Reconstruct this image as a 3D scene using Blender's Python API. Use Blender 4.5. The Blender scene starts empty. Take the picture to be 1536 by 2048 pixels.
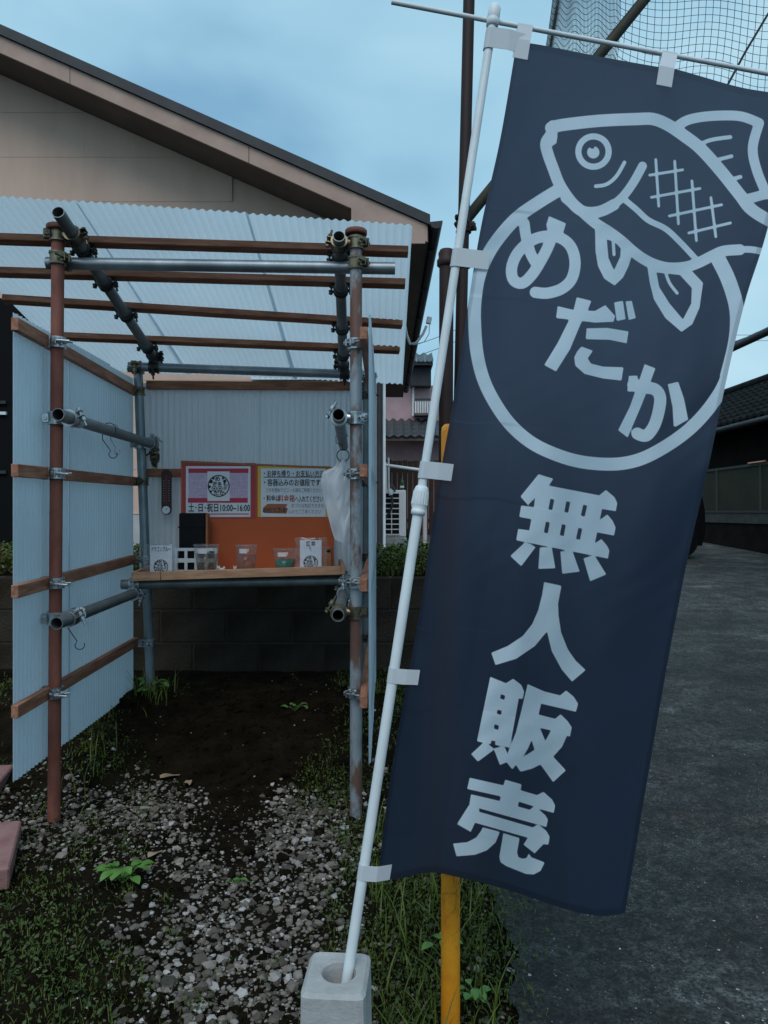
import bpy, bmesh, math, random
import numpy as np
from mathutils import Vector, Matrix, noise as mnoise
random.seed(7); rng = np.random.default_rng(7)
R = math.radians
scene = bpy.context.scene
COL = scene.collection

# ------------------------------------------------------------------ camera
CH = 1.22; F = 1479.0          # camera height (m), focal length in photo pixels
cam = bpy.data.cameras.new('camera'); camo = bpy.data.objects.new('camera', cam); COL.objects.link(camo)
camo.location = (0, 0, CH); camo.rotation_euler = (R(90), 0, 0)
cam.sensor_fit = 'VERTICAL'; cam.sensor_height = 36.0; cam.sensor_width = 27.0; cam.lens = 26.0
cam.clip_start = 0.05; cam.clip_end = 500
scene.camera = camo

# ------------------------------------------------------------------ sky and sun (overcast dusk)
SUN_EL, SUN_AZ = 52.0, 190.0    # azimuth clockwise from +Y: behind the camera
world = bpy.data.worlds.new('World'); scene.world = world; world.use_nodes = True
nt = world.node_tree; nt.nodes.clear()
def wn(t, **k):
    n = nt.nodes.new(t)
    for a, b in k.items(): setattr(n, a, b)
    return n
wo = wn('ShaderNodeOutputWorld'); bg = wn('ShaderNodeBackground'); bg.inputs['Strength'].default_value = 0.1
sky = wn('ShaderNodeTexSky', sky_type='NISHITA'); sky.sun_disc = False
sky.sun_elevation = R(SUN_EL); sky.sun_rotation = R(SUN_AZ); sky.air_density = 1.2; sky.dust_density = 2.0
tc = wn('ShaderNodeTexCoord'); mp = wn('ShaderNodeMapping'); mp.inputs['Scale'].default_value = (1, 1, 2.2)
mp.inputs['Location'].default_value = (2.15, 1.1, 0.7)
nz = wn('ShaderNodeTexNoise'); nz.inputs['Scale'].default_value = 2.6; nz.inputs['Detail'].default_value = 4; nz.inputs['Roughness'].default_value = 0.42
nz.inputs['Distortion'].default_value = 0.25
cr = wn('ShaderNodeValToRGB'); e = cr.color_ramp
e.elements[0].position = 0.30; e.elements[0].color = (0.19, 0.375, 0.545, 1)
e.elements[1].position = 0.70; e.elements[1].color = (0.44, 0.66, 0.77, 1)
e2 = e.elements.new(0.5); e2.color = (0.31, 0.54, 0.69, 1)
sc10 = wn('ShaderNodeVectorMath', operation='SCALE'); sc10.inputs['Scale'].default_value = 12.0
mix = wn('ShaderNodeMixRGB'); mix.inputs['Fac'].default_value = 0.92
L = nt.links.new
L(tc.outputs['Generated'], mp.inputs['Vector']); L(mp.outputs['Vector'], nz.inputs['Vector']); L(nz.outputs['Fac'], cr.inputs['Fac'])
L(cr.outputs['Color'], sc10.inputs[0]); L(sky.outputs['Color'], mix.inputs['Color1']); L(sc10.outputs['Vector'], mix.inputs['Color2'])
L(mix.outputs['Color'], bg.inputs['Color']); L(bg.outputs['Background'], wo.inputs['Surface'])
sun = bpy.data.lights.new('sun', 'SUN'); suno = bpy.data.objects.new('sun', sun); COL.objects.link(suno)
sun.energy = 1.35; sun.angle = R(40); sun.color = (1.0, 0.96, 0.94)
sd = Vector((math.sin(R(SUN_AZ)) * math.cos(R(SUN_EL)), math.cos(R(SUN_AZ)) * math.cos(R(SUN_EL)), math.sin(R(SUN_EL))))
suno.rotation_euler = (-sd).to_track_quat('-Z', 'Y').to_euler(); suno.location = sd * 30
vs = scene.view_settings; vs.view_transform = 'Standard'; vs.look = 'None'; vs.gamma = 1.0; vs.exposure = 0.0; vs.use_curve_mapping = False
scene.cycles.max_bounces = 8; scene.cycles.transparent_max_bounces = 12; scene.cycles.caustics_reflective = False; scene.cycles.caustics_refractive = False

# ------------------------------------------------------------------ helpers
def P(px, py, d):
    """photo pixel at distance d -> world point"""
    return Vector(((px - 768) / F * d, d, CH + (1024 - py) / F * d))
def sstep(a, b, x):
    t = min(1, max(0, (x - a) / (b - a))); return t * t * (3 - 2 * t)
def gh(X, Y):
    w = 1 - sstep(-0.02, 0.30, X)
    dr = 0.04 * max(0.0, min(Y, 40) - 2.4)
    st = 0.262 * sstep(2.95, 3.95, Y)
    return dr * (1 - w) + st * w
def soil(X, Y):
    w = 1 - sstep(0.1, 0.32, X)
    n = mnoise.noise((X * 2.3, Y * 2.3, 0.3)) * 0.020 + mnoise.noise((X * 9, Y * 9, 3.3)) * 0.009 + mnoise.noise((X * 30, Y * 30, 5.3)) * 0.0025
    return gh(X, Y) + n * w - 0.004 * (1 - w)

MATS = {}
def mat(name, c, rough=0.7, metal=0.0, c2=None, nscale=8.0, stretch=(1, 1, 1), bump=0.0, bscale=None, c3=None, spec=0.4, trans=0.0, lo=0.4, hi=0.65, detail=5, alpha=None, bdist=0.01):
    if name in MATS: return MATS[name]
    m = bpy.data.materials.new(name); m.use_nodes = True; t = m.node_tree; b = t.nodes['Principled BSDF']
    b.inputs['Roughness'].default_value = rough; b.inputs['Metallic'].default_value = metal
    b.inputs['Specular IOR Level'].default_value = spec
    b.inputs['Base Color'].default_value = (*c, 1)
    if trans: b.inputs['Transmission Weight'].default_value = trans
    if alpha is not None: b.inputs['Alpha'].default_value = alpha
    co = t.nodes.new('ShaderNodeTexCoord'); ma = t.nodes.new('ShaderNodeMapping'); ma.inputs['Scale'].default_value = stretch
    t.links.new(co.outputs['Object'], ma.inputs['Vector'])
    if c2 is not None:
        n = t.nodes.new('ShaderNodeTexNoise'); n.inputs['Scale'].default_value = nscale; n.inputs['Detail'].default_value = detail; n.inputs['Roughness'].default_value = 0.62
        r = t.nodes.new('ShaderNodeValToRGB'); r.color_ramp.elements[0].position = lo; r.color_ramp.elements[1].position = hi
        r.color_ramp.elements[0].color = (*c, 1); r.color_ramp.elements[1].color = (*c2, 1)
        if c3 is not None:
            q = r.color_ramp.elements.new(min(0.98, hi + 0.14)); q.color = (*c3, 1)
        t.links.new(ma.outputs['Vector'], n.inputs['Vector']); t.links.new(n.outputs['Fac'], r.inputs['Fac']); t.links.new(r.outputs['Color'], b.inputs['Base Color'])
    if bump:
        n2 = t.nodes.new('ShaderNodeTexNoise'); n2.inputs['Scale'].default_value = bscale or nscale * 3; n2.inputs['Detail'].default_value = 6
        bp = t.nodes.new('ShaderNodeBump'); bp.inputs['Strength'].default_value = bump; bp.inputs['Distance'].default_value = bdist
        t.links.new(ma.outputs['Vector'], n2.inputs['Vector']); t.links.new(n2.outputs['Fac'], bp.inputs['Height']); t.links.new(bp.outputs['Normal'], b.inputs['Normal'])
    MATS[name] = m; return m
def translucent(name, c, ct, wt=0.5, rough=0.35, transp=0.0, gloss=0.06, noise=None):
    """diffuse + translucent sheet (polycarbonate, cloth, film)"""
    if name in MATS: return MATS[name]
    m = bpy.data.materials.new(name); m.use_nodes = True; t = m.node_tree; t.nodes.clear()
    o = t.nodes.new('ShaderNodeOutputMaterial'); d = t.nodes.new('ShaderNodeBsdfDiffuse'); tr = t.nodes.new('ShaderNodeBsdfTranslucent')
    d.inputs['Color'].default_value = (*c, 1); tr.inputs['Color'].default_value = (*ct, 1)
    mx = t.nodes.new('ShaderNodeMixShader'); mx.inputs[0].default_value = wt
    t.links.new(d.outputs[0], mx.inputs[1]); t.links.new(tr.outputs[0], mx.inputs[2]); last = mx
    if noise:
        co = t.nodes.new('ShaderNodeTexCoord'); n = t.nodes.new('ShaderNodeTexNoise'); n.inputs['Scale'].default_value = noise; n.inputs['Detail'].default_value = 4
        for nd, cc in ((d, c), (tr, ct)):
            r = t.nodes.new('ShaderNodeValToRGB'); r.color_ramp.elements[0].position = 0.35; r.color_ramp.elements[1].position = 0.7
            r.color_ramp.elements[0].color = (*[x * 0.86 for x in cc], 1); r.color_ramp.elements[1].color = (*cc, 1)
            t.links.new(n.outputs['Fac'], r.inputs['Fac']); t.links.new(r.outputs['Color'], nd.inputs['Color'])
        t.links.new(co.outputs['Object'], n.inputs['Vector'])
    if gloss:
        g = t.nodes.new('ShaderNodeBsdfGlossy'); g.inputs['Roughness'].default_value = rough; 
        m2 = t.nodes.new('ShaderNodeMixShader'); m2.inputs[0].default_value = gloss; t.links.new(last.outputs[0], m2.inputs[1]); t.links.new(g.outputs[0], m2.inputs[2]); last = m2
    if transp:
        tp = t.nodes.new('ShaderNodeBsdfTransparent'); m3 = t.nodes.new('ShaderNodeMixShader'); m3.inputs[0].default_value = transp
        t.links.new(last.outputs[0], m3.inputs[1]); t.links.new(tp.outputs[0], m3.inputs[2]); last = m3
    t.links.new(last.outputs[0], o.inputs['Surface']); MATS[name] = m; return m

class MB:
    """collects shapes, then links them as one mesh object"""
    def __init__(s): s.v = []; s.f = []; s.sm = []
    def add(s, vs, fs, smooth=False):
        k = len(s.v); s.v += [tuple(v) for v in vs]; s.f += [tuple(i + k for i in f) for f in fs]; s.sm += [smooth] * len(fs); return s
    def box(s, c, size, M=None):
        hx, hy, hz = [x / 2 for x in size]; c = Vector(c); vs = []
        for z in (-hz, hz):
            for x, y in ((-hx, -hy), (hx, -hy), (hx, hy), (-hx, hy)):
                p = Vector((x, y, z)); vs.append(c + (M @ p if M is not None else p))
        return s.add(vs, [(3, 2, 1, 0), (4, 5, 6, 7), (0, 1, 5, 4), (1, 2, 6, 5), (2, 3, 7, 6), (3, 0, 4, 7)])
    def bbox(s, c, size, M=None, b=0.002):
        bm = bmesh.new(); bmesh.ops.create_cube(bm, size=1)
        for v in bm.verts: v.co = Vector((v.co.x * size[0], v.co.y * size[1], v.co.z * size[2]))
        bmesh.ops.bevel(bm, geom=bm.edges[:], offset=b, segments=1, affect='EDGES')
        vs = [Vector(c) + (M @ v.co if M is not None else v.co) for v in bm.verts]; fs = [[v.index for v in f.verts] for f in bm.faces]; bm.free()
        return s.add(vs, fs)
    def beam(s, p0, p1, w, h, up=(0, 0, 1), b=0.002):
        p0 = Vector(p0); p1 = Vector(p1); x = (p1 - p0); l = x.length; x.normalize(); y = Vector(up).cross(x).normalized(); z = x.cross(y)
        M = Matrix((x, y, z)).transposed(); return s.bbox((p0 + p1) / 2, (l, w, h), M, b)
    def cyl(s, p0, p1, r0, r1=None, n=16, caps=True, smooth=True):
        p0 = Vector(p0); p1 = Vector(p1); r1 = r0 if r1 is None else r1; d = (p1 - p0).normalized()
        a = d.orthogonal().normalized(); b = d.cross(a); vs = []
        for p, r in ((p0, r0), (p1, r1)):
            for i in range(n):
                t = 2 * math.pi * i / n; vs.append(p + a * (r * math.cos(t)) + b * (r * math.sin(t)))
        s.add(vs, [(i, (i + 1) % n, n + (i + 1) % n, n + i) for i in range(n)], smooth)
        if caps: s.add(vs, [tuple(range(n - 1, -1, -1)), tuple(range(n, 2 * n))])
        return s
    def pipe(s, p0, p1, ro, ri, n=20):
        p0 = Vector(p0); p1 = Vector(p1); s.cyl(p0, p1, ro, n=n, caps=False); s.cyl(p1, p0, ri, n=n, caps=False)
        d = (p1 - p0).normalized(); a = d.orthogonal().normalized(); b = d.cross(a)
        for p, fl in ((p0, 1), (p1, 0)):
            vs = [p + (a * math.cos(2 * math.pi * i / n) + b * math.sin(2 * math.pi * i / n)) * r for r in (ro, ri) for i in range(n)]
            fs = [(i, (i + 1) % n, n + (i + 1) % n, n + i) for i in range(n)]
            s.add(vs, [f[::-1] for f in fs] if not fl else fs)
        return s
    def path(s, pts, r, n=6, closed=False, smooth=True):
        pts = [Vector(p) for p in pts]; m = len(pts); rr = r if hasattr(r, '__len__') else [r] * m; vs = []; up = None
        for i, p in enumerate(pts):
            a = pts[i - 1] if (i or closed) else p; b = pts[(i + 1) % m] if (i < m - 1 or closed) else p; d = (b - a).normalized()
            up = d.orthogonal().normalized() if up is None else (up - d * up.dot(d)).normalized(); w = d.cross(up)
            vs += [p + (up * math.cos(2 * math.pi * k / n) + w * math.sin(2 * math.pi * k / n)) * rr[i] for k in range(n)]
        fs = []
        for i in range(m if closed else m - 1):
            j = (i + 1) % m
            fs += [(i * n + k, i * n + (k + 1) % n, j * n + (k + 1) % n, j * n + k) for k in range(n)]
        s.add(vs, fs, smooth)
        if not closed: s.add(vs[:n], [tuple(range(n - 1, -1, -1))]); s.add(vs[-n:], [tuple(range(n))])
        return s
    def lathe(s, c, prof, n=20, M=None, smooth=True):
        c = Vector(c); vs = []
        for r, z in prof:
            for i in range(n):
                p = Vector((r * math.cos(2 * math.pi * i / n), r * math.sin(2 * math.pi * i / n), z)); vs.append(c + (M @ p if M is not None else p))
        fs = [(j * n + i, j * n + (i + 1) % n, (j + 1) * n + (i + 1) % n, (j + 1) * n + i) for j in range(len(prof) - 1) for i in range(n)]
        return s.add(vs, fs, smooth)
    def prism(s, poly, off):
        """planar polygon (world points) extruded by vector off"""
        n = len(poly); off = Vector(off); vs = [Vector(p) for p in poly] + [Vector(p) + off for p in poly]
        return s.add(vs, [tuple(range(n - 1, -1, -1)), tuple(range(n, 2 * n))] + [(i, (i + 1) % n, n + (i + 1) % n, n + i) for i in range(n)])
    def mesh(s, name):
        me = bpy.data.meshes.new(name); me.from_pydata(s.v, [], s.f); me.polygons.foreach_set('use_smooth', s.sm); me.update()
        bm = bmesh.new(); bm.from_mesh(me); bmesh.ops.recalc_face_normals(bm, faces=bm.faces[:]); bm.to_mesh(me); bm.free(); return me
    def build(s, name, m, parent=None, **k): return link(name, s.mesh(name), m, parent, **k)
def wloc(o):
    v = Vector(o.location)
    while o.parent: o = o.parent; v += o.location
    return v
def link(name, me, m, parent=None, label=None, cat=None, group=None, kind=None):
    o = bpy.data.objects.new(name, me); COL.objects.link(o)
    if m is not None and not me.materials: me.materials.append(m)
    if parent: o.parent = parent; o.location = -wloc(parent)
    return tag(o, label, cat, group, kind)
def tag(o, label=None, cat=None, group=None, kind=None):
    for k, v in (('label', label), ('category', cat), ('group', group), ('kind', kind)):
        if v: o[k] = v
    return o
def thing(name, label, cat, loc=(0, 0, 0), group=None):
    o = bpy.data.objects.new(name, None); COL.objects.link(o); o.location = loc; o.empty_display_size = 0.05
    return tag(o, label, cat, group)
def piece(name, me, parent, loc, rot=(0, 0, 0), scale=(1, 1, 1)):
    """one of many alike pieces sharing mesh data, placed at a world location"""
    o = bpy.data.objects.new(name, me); COL.objects.link(o); o.parent = parent; o.location = Vector(loc) - wloc(parent); o.rotation_euler = rot; o.scale = scale; return o
def rawmesh(name, v, f, smooth=False):
    me = bpy.data.meshes.new(name); v = np.asarray(v, np.float32); f = np.asarray(f, np.int32); k = f.shape[1]
    me.vertices.add(len(v)); me.vertices.foreach_set('co', v.ravel()); me.loops.add(f.size); me.loops.foreach_set('vertex_index', f.ravel())
    me.polygons.add(len(f)); me.polygons.foreach_set('loop_start', np.arange(0, f.size, k, dtype=np.int32))
    me.polygons.foreach_set('use_smooth', np.full(len(f), smooth)); me.update(calc_edges=True); me.validate(); return me
def text_mesh(s, size, m, place, parent, bold=0.0, align='LEFT', name='lettering', sx=1.0, spacing=1.0):
    """flat lettering: place maps (x, z) in the sheet to a world point"""
    cu = bpy.data.curves.new('t', 'FONT'); cu.body = s; cu.size = size; cu.align_x = align; cu.align_y = 'CENTER'; cu.offset = bold; cu.resolution_u = 2; cu.space_character = spacing
    to = bpy.data.objects.new('t', cu); COL.objects.link(to); bpy.context.view_layer.update()
    me = bpy.data.meshes.new_from_object(to.evaluated_get(bpy.context.evaluated_depsgraph_get())); bpy.data.objects.remove(to); bpy.data.curves.remove(cu)
    me.materials.clear()
    for v in me.vertices: v.co = place(v.co.x * sx, v.co.y)
    return link(name, me, m, parent)

# ------------------------------------------------------------------ materials
WOOD = mat('batten_wood', (0.24, 0.095, 0.052), 0.75, c2=(0.40, 0.18, 0.105), nscale=3.0, stretch=(3, 3, 14), bump=0.25, bscale=12)
WOODX = mat('purlin_wood', (0.24, 0.085, 0.045), 0.75, c2=(0.40, 0.165, 0.095), nscale=5.0, stretch=(1.2, 9, 9), bump=0.25, bscale=12)
WOODY = mat('side_batten_wood', (0.25, 0.10, 0.058), 0.75, c2=(0.42, 0.19, 0.115), nscale=5.0, stretch=(9, 1.2, 9), bump=0.25, bscale=12)
SHELFW = mat('shelf_wood', (0.36, 0.19, 0.11), 0.7, c2=(0.50, 0.29, 0.18), nscale=5.0, stretch=(1.5, 9, 9), bump=0.15)
GALV = mat('galvanised', (0.20, 0.23, 0.25), 0.42, 0.75, c2=(0.33, 0.36, 0.38), nscale=6, stretch=(1, 1, 0.6), bump=0.06)
GALVD = mat('dull_galvanised', (0.16, 0.18, 0.18), 0.5, 0.6, c2=(0.24, 0.26, 0.26), nscale=7, bump=0.05)
RUST = mat('red_primer_pipe', (0.15, 0.045, 0.030), 0.62, 0.1, c2=(0.26, 0.09, 0.06), nscale=11, stretch=(1, 1, 0.35), c3=(0.36, 0.20, 0.16), bump=0.15, bscale=40)
RUSTGALV = mat('rust_stained_galvanised', (0.30, 0.34, 0.37), 0.5, 0.35, c2=(0.17, 0.10, 0.08), nscale=5.0, stretch=(2.0, 2.0, 0.8), lo=0.455, hi=0.55, c3=(0.17, 0.07, 0.05), bump=0.1)
ZINC = mat('bright_zinc', (0.50, 0.52, 0.53), 0.28, 0.9, c2=(0.36, 0.38, 0.40), nscale=30)
BRASSZ = mat('yellow_zinc', (0.22, 0.19, 0.125), 0.38, 0.8, c2=(0.10, 0.075, 0.055), nscale=24, c3=(0.40, 0.37, 0.28))
DARKSTEEL = mat('dark_steel', (0.05, 0.05, 0.05), 0.45, 0.8, c2=(0.10, 0.09, 0.08), nscale=30)
SHEET = translucent('frosted_sheet', (0.68, 0.80, 0.90), (0.82, 0.94, 1.0), 0.58, 0.3, noise=1.5)
BACKSHEET = translucent('backwall_sheet', (0.90, 0.93, 0.97), (0.85, 0.90, 0.95), 0.30, 0.35, noise=1.5)
WHITEP = mat('white_plastic', (0.74, 0.78, 0.80), 0.42, c2=(0.66, 0.69, 0.71), nscale=18, stretch=(1, 1, 0.5), c3=(0.50, 0.51, 0.50))
TABM = translucent('white_tape', (0.74, 0.76, 0.79), (0.6, 0.65, 0.7), 0.3, 0.6, gloss=0)
PAPER = mat('paper', (0.74, 0.74, 0.78), 0.6)
INK = mat('black_ink', (0.012, 0.012, 0.016), 0.6); GREYINK = mat('grey_ink', (0.22, 0.22, 0.25), 0.6)
REDINK = mat('red_ink', (0.50, 0.035, 0.07), 0.6); BROWNINK = mat('brown_ink', (0.42, 0.09, 0.05), 0.6)
PINKP = mat('pink_print', (0.56, 0.40, 0.56), 0.6, c2=(0.64, 0.52, 0.64), nscale=60)
YELP = mat('yellow_print', (0.75, 0.46, 0.10), 0.6); BROWNP = mat('brown_print', (0.36, 0.13, 0.06), 0.6)
BOARD = mat('orange_board', (0.52, 0.10, 0.026), 0.6, c2=(0.57, 0.12, 0.034), nscale=3, bump=0.05)
REDCARD = mat('red_card', (0.44, 0.055, 0.06), 0.6)
BLACKP = mat('black_plastic', (0.004, 0.004, 0.005), 0.5, spec=0.2)
PINKW = mat('pink_siding', (0.58, 0.385, 0.30), 0.8, c2=(0.67, 0.46, 0.365), nscale=2.6, stretch=(1.6, 1, 0.35), bump=0.2, bscale=90, lo=0.3, hi=0.72)
PINK2 = mat('pink_stucco', (0.50, 0.33, 0.35), 0.85, c2=(0.56, 0.38, 0.40), nscale=3, bump=0.2, bscale=40)
ROOFD = mat('dark_roof', (0.022, 0.023, 0.026), 0.55, c2=(0.035, 0.036, 0.04), nscale=6)
SOFFIT = mat('dark_soffit', (0.10, 0.085, 0.07), 0.8, c2=(0.13, 0.11, 0.09), nscale=3)
TILE = mat('roof_tile', (0.045, 0.052, 0.058), 0.4, c2=(0.075, 0.085, 0.09), nscale=9)
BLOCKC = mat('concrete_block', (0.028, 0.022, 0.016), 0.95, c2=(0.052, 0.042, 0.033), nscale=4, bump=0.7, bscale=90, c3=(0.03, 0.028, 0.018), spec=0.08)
MORTAR = mat('mortar', (0.034, 0.029, 0.026), 0.95, c2=(0.052, 0.046, 0.042), nscale=9)
CONC = mat('pale_concrete', (0.34, 0.335, 0.33), 0.9, c2=(0.44, 0.435, 0.43), nscale=14, bump=0.5, bscale=110, c3=(0.26, 0.255, 0.25), bdist=0.004)
LEAF = mat('leaf', (0.045, 0.07, 0.010), 0.5, c2=(0.09, 0.125, 0.02), nscale=7, spec=0.3)
LEAF2 = mat('weed_leaf', (0.075, 0.17, 0.03), 0.45, c2=(0.11, 0.23, 0.05), nscale=14, spec=0.35)
GRASSM = mat('grass_blade', (0.055, 0.080, 0.010), 0.55, c2=(0.11, 0.14, 0.018), nscale=5, c3=(0.17, 0.16, 0.05), spec=0.3)
MOSSM = mat('ground_leaf', (0.024, 0.046, 0.009), 0.6, c2=(0.058, 0.085, 0.013), nscale=6, spec=0.3)
SOILM = mat('soil', (0.006, 0.0045, 0.0025), 0.97, c2=(0.015, 0.011, 0.006), nscale=9, bump=1.0, bscale=55, c3=(0.016, 0.020, 0.006), spec=0.05, bdist=0.02)
# driveway: rough brushed concrete with pale worn streaks, dirt and stains
def drive_mat():
    m = mat('driveway_concrete', (0.013, 0.013, 0.012), 0.75, c2=(0.032, 0.033, 0.031), nscale=1.7, stretch=(1.0, 1.0, 1), lo=0.36, hi=0.60, c3=(0.095, 0.10, 0.105), bump=1.0, bscale=95, detail=10, spec=0.45, bdist=0.009)
    t = m.node_tree; b = t.nodes['Principled BSDF']
    src = [l for l in t.links if l.to_socket == b.inputs['Base Color']][0].from_socket
    co = [n for n in t.nodes if n.type == 'TEX_COORD'][0]
    def ramp(fac, lo, hi, c0, c1):
        r = t.nodes.new('ShaderNodeValToRGB'); r.color_ramp.elements[0].position = lo; r.color_ramp.elements[1].position = hi; r.color_ramp.elements[0].color = (*c0, 1); r.color_ramp.elements[1].color = (*c1, 1); t.links.new(fac, r.inputs['Fac']); return r.outputs['Color']
    def nz(scale, vec, lo, hi, c0, c1, det=8):
        mp = t.nodes.new('ShaderNodeMapping'); mp.inputs['Scale'].default_value = vec; n = t.nodes.new('ShaderNodeTexNoise'); n.inputs['Scale'].default_value = scale; n.inputs['Detail'].default_value = det; n.inputs['Roughness'].default_value = 0.72
        t.links.new(co.outputs['Object'], mp.inputs['Vector']); t.links.new(mp.outputs['Vector'], n.inputs['Vector']); return ramp(n.outputs['Fac'], lo, hi, c0, c1)
    def mul(a, bb, f=1.0, mode='MULTIPLY'):
        x = t.nodes.new('ShaderNodeMixRGB'); x.blend_type = mode; x.inputs['Fac'].default_value = f; t.links.new(a, x.inputs['Color1']); t.links.new(bb, x.inputs['Color2']); return x.outputs['Color']
    c = mul(src, nz(30, (1, 0.85, 1), 0.38, 0.62, (0.30, 0.30, 0.28), (1.7, 1.7, 1.68)))
    c = mul(c, nz(5, (0.9, 1.1, 1), 0.40, 0.62, (0.5, 0.5, 0.47), (1.5, 1.52, 1.55)))
    c = mul(c, nz(110, (1, 1, 1), 0.40, 0.62, (0.25, 0.25, 0.25), (1.9, 1.9, 1.9), 4))
    c = mul(c, nz(1.1, (1, 1, 1), 0.56, 0.72, (1, 1, 1), (1.15, 0.72, 0.58)))
    for sc, th, keep in ((150, 0.24, 0.955), (60, 0.16, 0.955)):      # pale exposed aggregate
        v = t.nodes.new('ShaderNodeTexVoronoi'); v.inputs['Scale'].default_value = sc; t.links.new(co.outputs['Object'], v.inputs['Vector'])
        a = t.nodes.new('ShaderNodeMath'); a.operation = 'LESS_THAN'; a.inputs[1].default_value = th; t.links.new(v.outputs['Distance'], a.inputs[0])
        sx_ = t.nodes.new('ShaderNodeSeparateColor'); t.links.new(v.outputs['Color'], sx_.inputs[0]); g = t.nodes.new('ShaderNodeMath'); g.operation = 'GREATER_THAN'; g.inputs[1].default_value = keep; t.links.new(sx_.outputs[0], g.inputs[0])
        k = t.nodes.new('ShaderNodeMath'); k.operation = 'MULTIPLY'; t.links.new(a.outputs[0], k.inputs[0]); t.links.new(g.outputs[0], k.inputs[1])
        x = t.nodes.new('ShaderNodeMixRGB'); x.inputs['Color2'].default_value = (0.30, 0.31, 0.31, 1); t.links.new(k.outputs[0], x.inputs['Fac']); t.links.new(c, x.inputs['Color1']); c = x.outputs['Color']
    sy = t.nodes.new('ShaderNodeSeparateXYZ'); t.links.new(co.outputs['Object'], sy.inputs[0]); mr = t.nodes.new('ShaderNodeMapRange'); mr.inputs['From Min'].default_value = 4.5; mr.inputs['From Max'].default_value = 11; mr.inputs['To Min'].default_value = 1.0; mr.inputs['To Max'].default_value = 2.2; t.links.new(sy.outputs['Y'], mr.inputs['Value'])   # concrete colour scaled gradually paler further up the drive
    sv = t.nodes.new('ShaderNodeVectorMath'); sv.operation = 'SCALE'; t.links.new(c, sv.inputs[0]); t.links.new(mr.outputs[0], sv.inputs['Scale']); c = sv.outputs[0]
    t.links.new(c, b.inputs['Base Color']); return m
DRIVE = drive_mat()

# ------------------------------------------------------------------ ground
def sheet(xs, ys, fz):
    xs = np.asarray(xs); ys = np.asarray(ys); v = [(x, y, fz(x, y)) for y in ys for x in xs]; n = len(xs)
    f = [(j * n + i, j * n + i + 1, (j + 1) * n + i + 1, (j + 1) * n + i) for j in range(len(ys) - 1) for i in range(n - 1)]
    return rawmesh('sheet', v, f, True)
xs = np.concatenate([[-120, -60, -30, -15, -8, -5], np.arange(-3.6, 0.5, 0.03), [0.7, 1, 2, 4, 8, 15, 30, 60, 120]])
ys = np.concatenate([[-20, -8, -3, -1, 0, 0.6], np.arange(1.0, 4.8, 0.03), [5.2, 6, 8, 11, 15, 20, 30, 40, 60, 100, 200]])
link('ground', sheet(xs, ys, soil), SOILM, kind='structure')
xs = np.concatenate([np.arange(0.34, 1.4, 0.04), np.arange(1.5, 7.3, 0.4)]); ys = np.concatenate([[-4, -2, 0], np.arange(1, 6, 0.03), np.arange(6.5, 40, 1.0)])
def edge(x, y):   # ragged left edge of the concrete
    return x + (0.07 * mnoise.noise((y * 2.6, 0, 0)) + 0.035 * mnoise.noise((y * 11, 2, 0)) + 0.015 * mnoise.noise((y * 37, 5, 0))) * (1 - sstep(0.34, 0.5, x))
xsl, ysl = list(xs), list(ys)
v = [(edge(x, y), y, gh(max(x, 0.34), y) + 0.006 + 0.004 * mnoise.noise((x * 3, y * 3, 1))) for y in ysl for x in xsl]; n = len(xsl)
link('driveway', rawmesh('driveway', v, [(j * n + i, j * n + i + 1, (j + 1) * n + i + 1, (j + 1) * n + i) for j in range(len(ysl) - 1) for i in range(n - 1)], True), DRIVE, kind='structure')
TZ = 0.82                       # terrace behind the block wall
v = [(x, y, TZ + 0.012 * mnoise.noise((x * 4, y * 4, 8))) for y in np.linspace(4.58, 30, 60) for x in np.linspace(-14, 0.40, 50)]
link('terrace', rawmesh('terrace', v, [(j * 50 + i, j * 50 + i + 1, (j + 1) * 50 + i + 1, (j + 1) * 50 + i) for j in range(59) for i in range(49)], True), SOILM, kind='structure')

# ------------------------------------------------------------------ block retaining wall
bw = thing('block_wall', 'low grey concrete block retaining wall behind the stall', 'wall', (-1.0, 4.55, 0.2))
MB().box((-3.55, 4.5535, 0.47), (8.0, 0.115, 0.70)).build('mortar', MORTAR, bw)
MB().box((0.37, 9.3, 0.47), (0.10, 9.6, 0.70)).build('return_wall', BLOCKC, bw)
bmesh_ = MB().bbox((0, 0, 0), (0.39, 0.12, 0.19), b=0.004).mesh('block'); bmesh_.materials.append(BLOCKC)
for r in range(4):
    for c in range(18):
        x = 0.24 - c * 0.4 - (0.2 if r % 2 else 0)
        piece('block', bmesh_, bw, (x, 4.55 + random.uniform(-0.0015, 0.0015), 0.725 - r * 0.2), (0, 0, 0))

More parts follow.
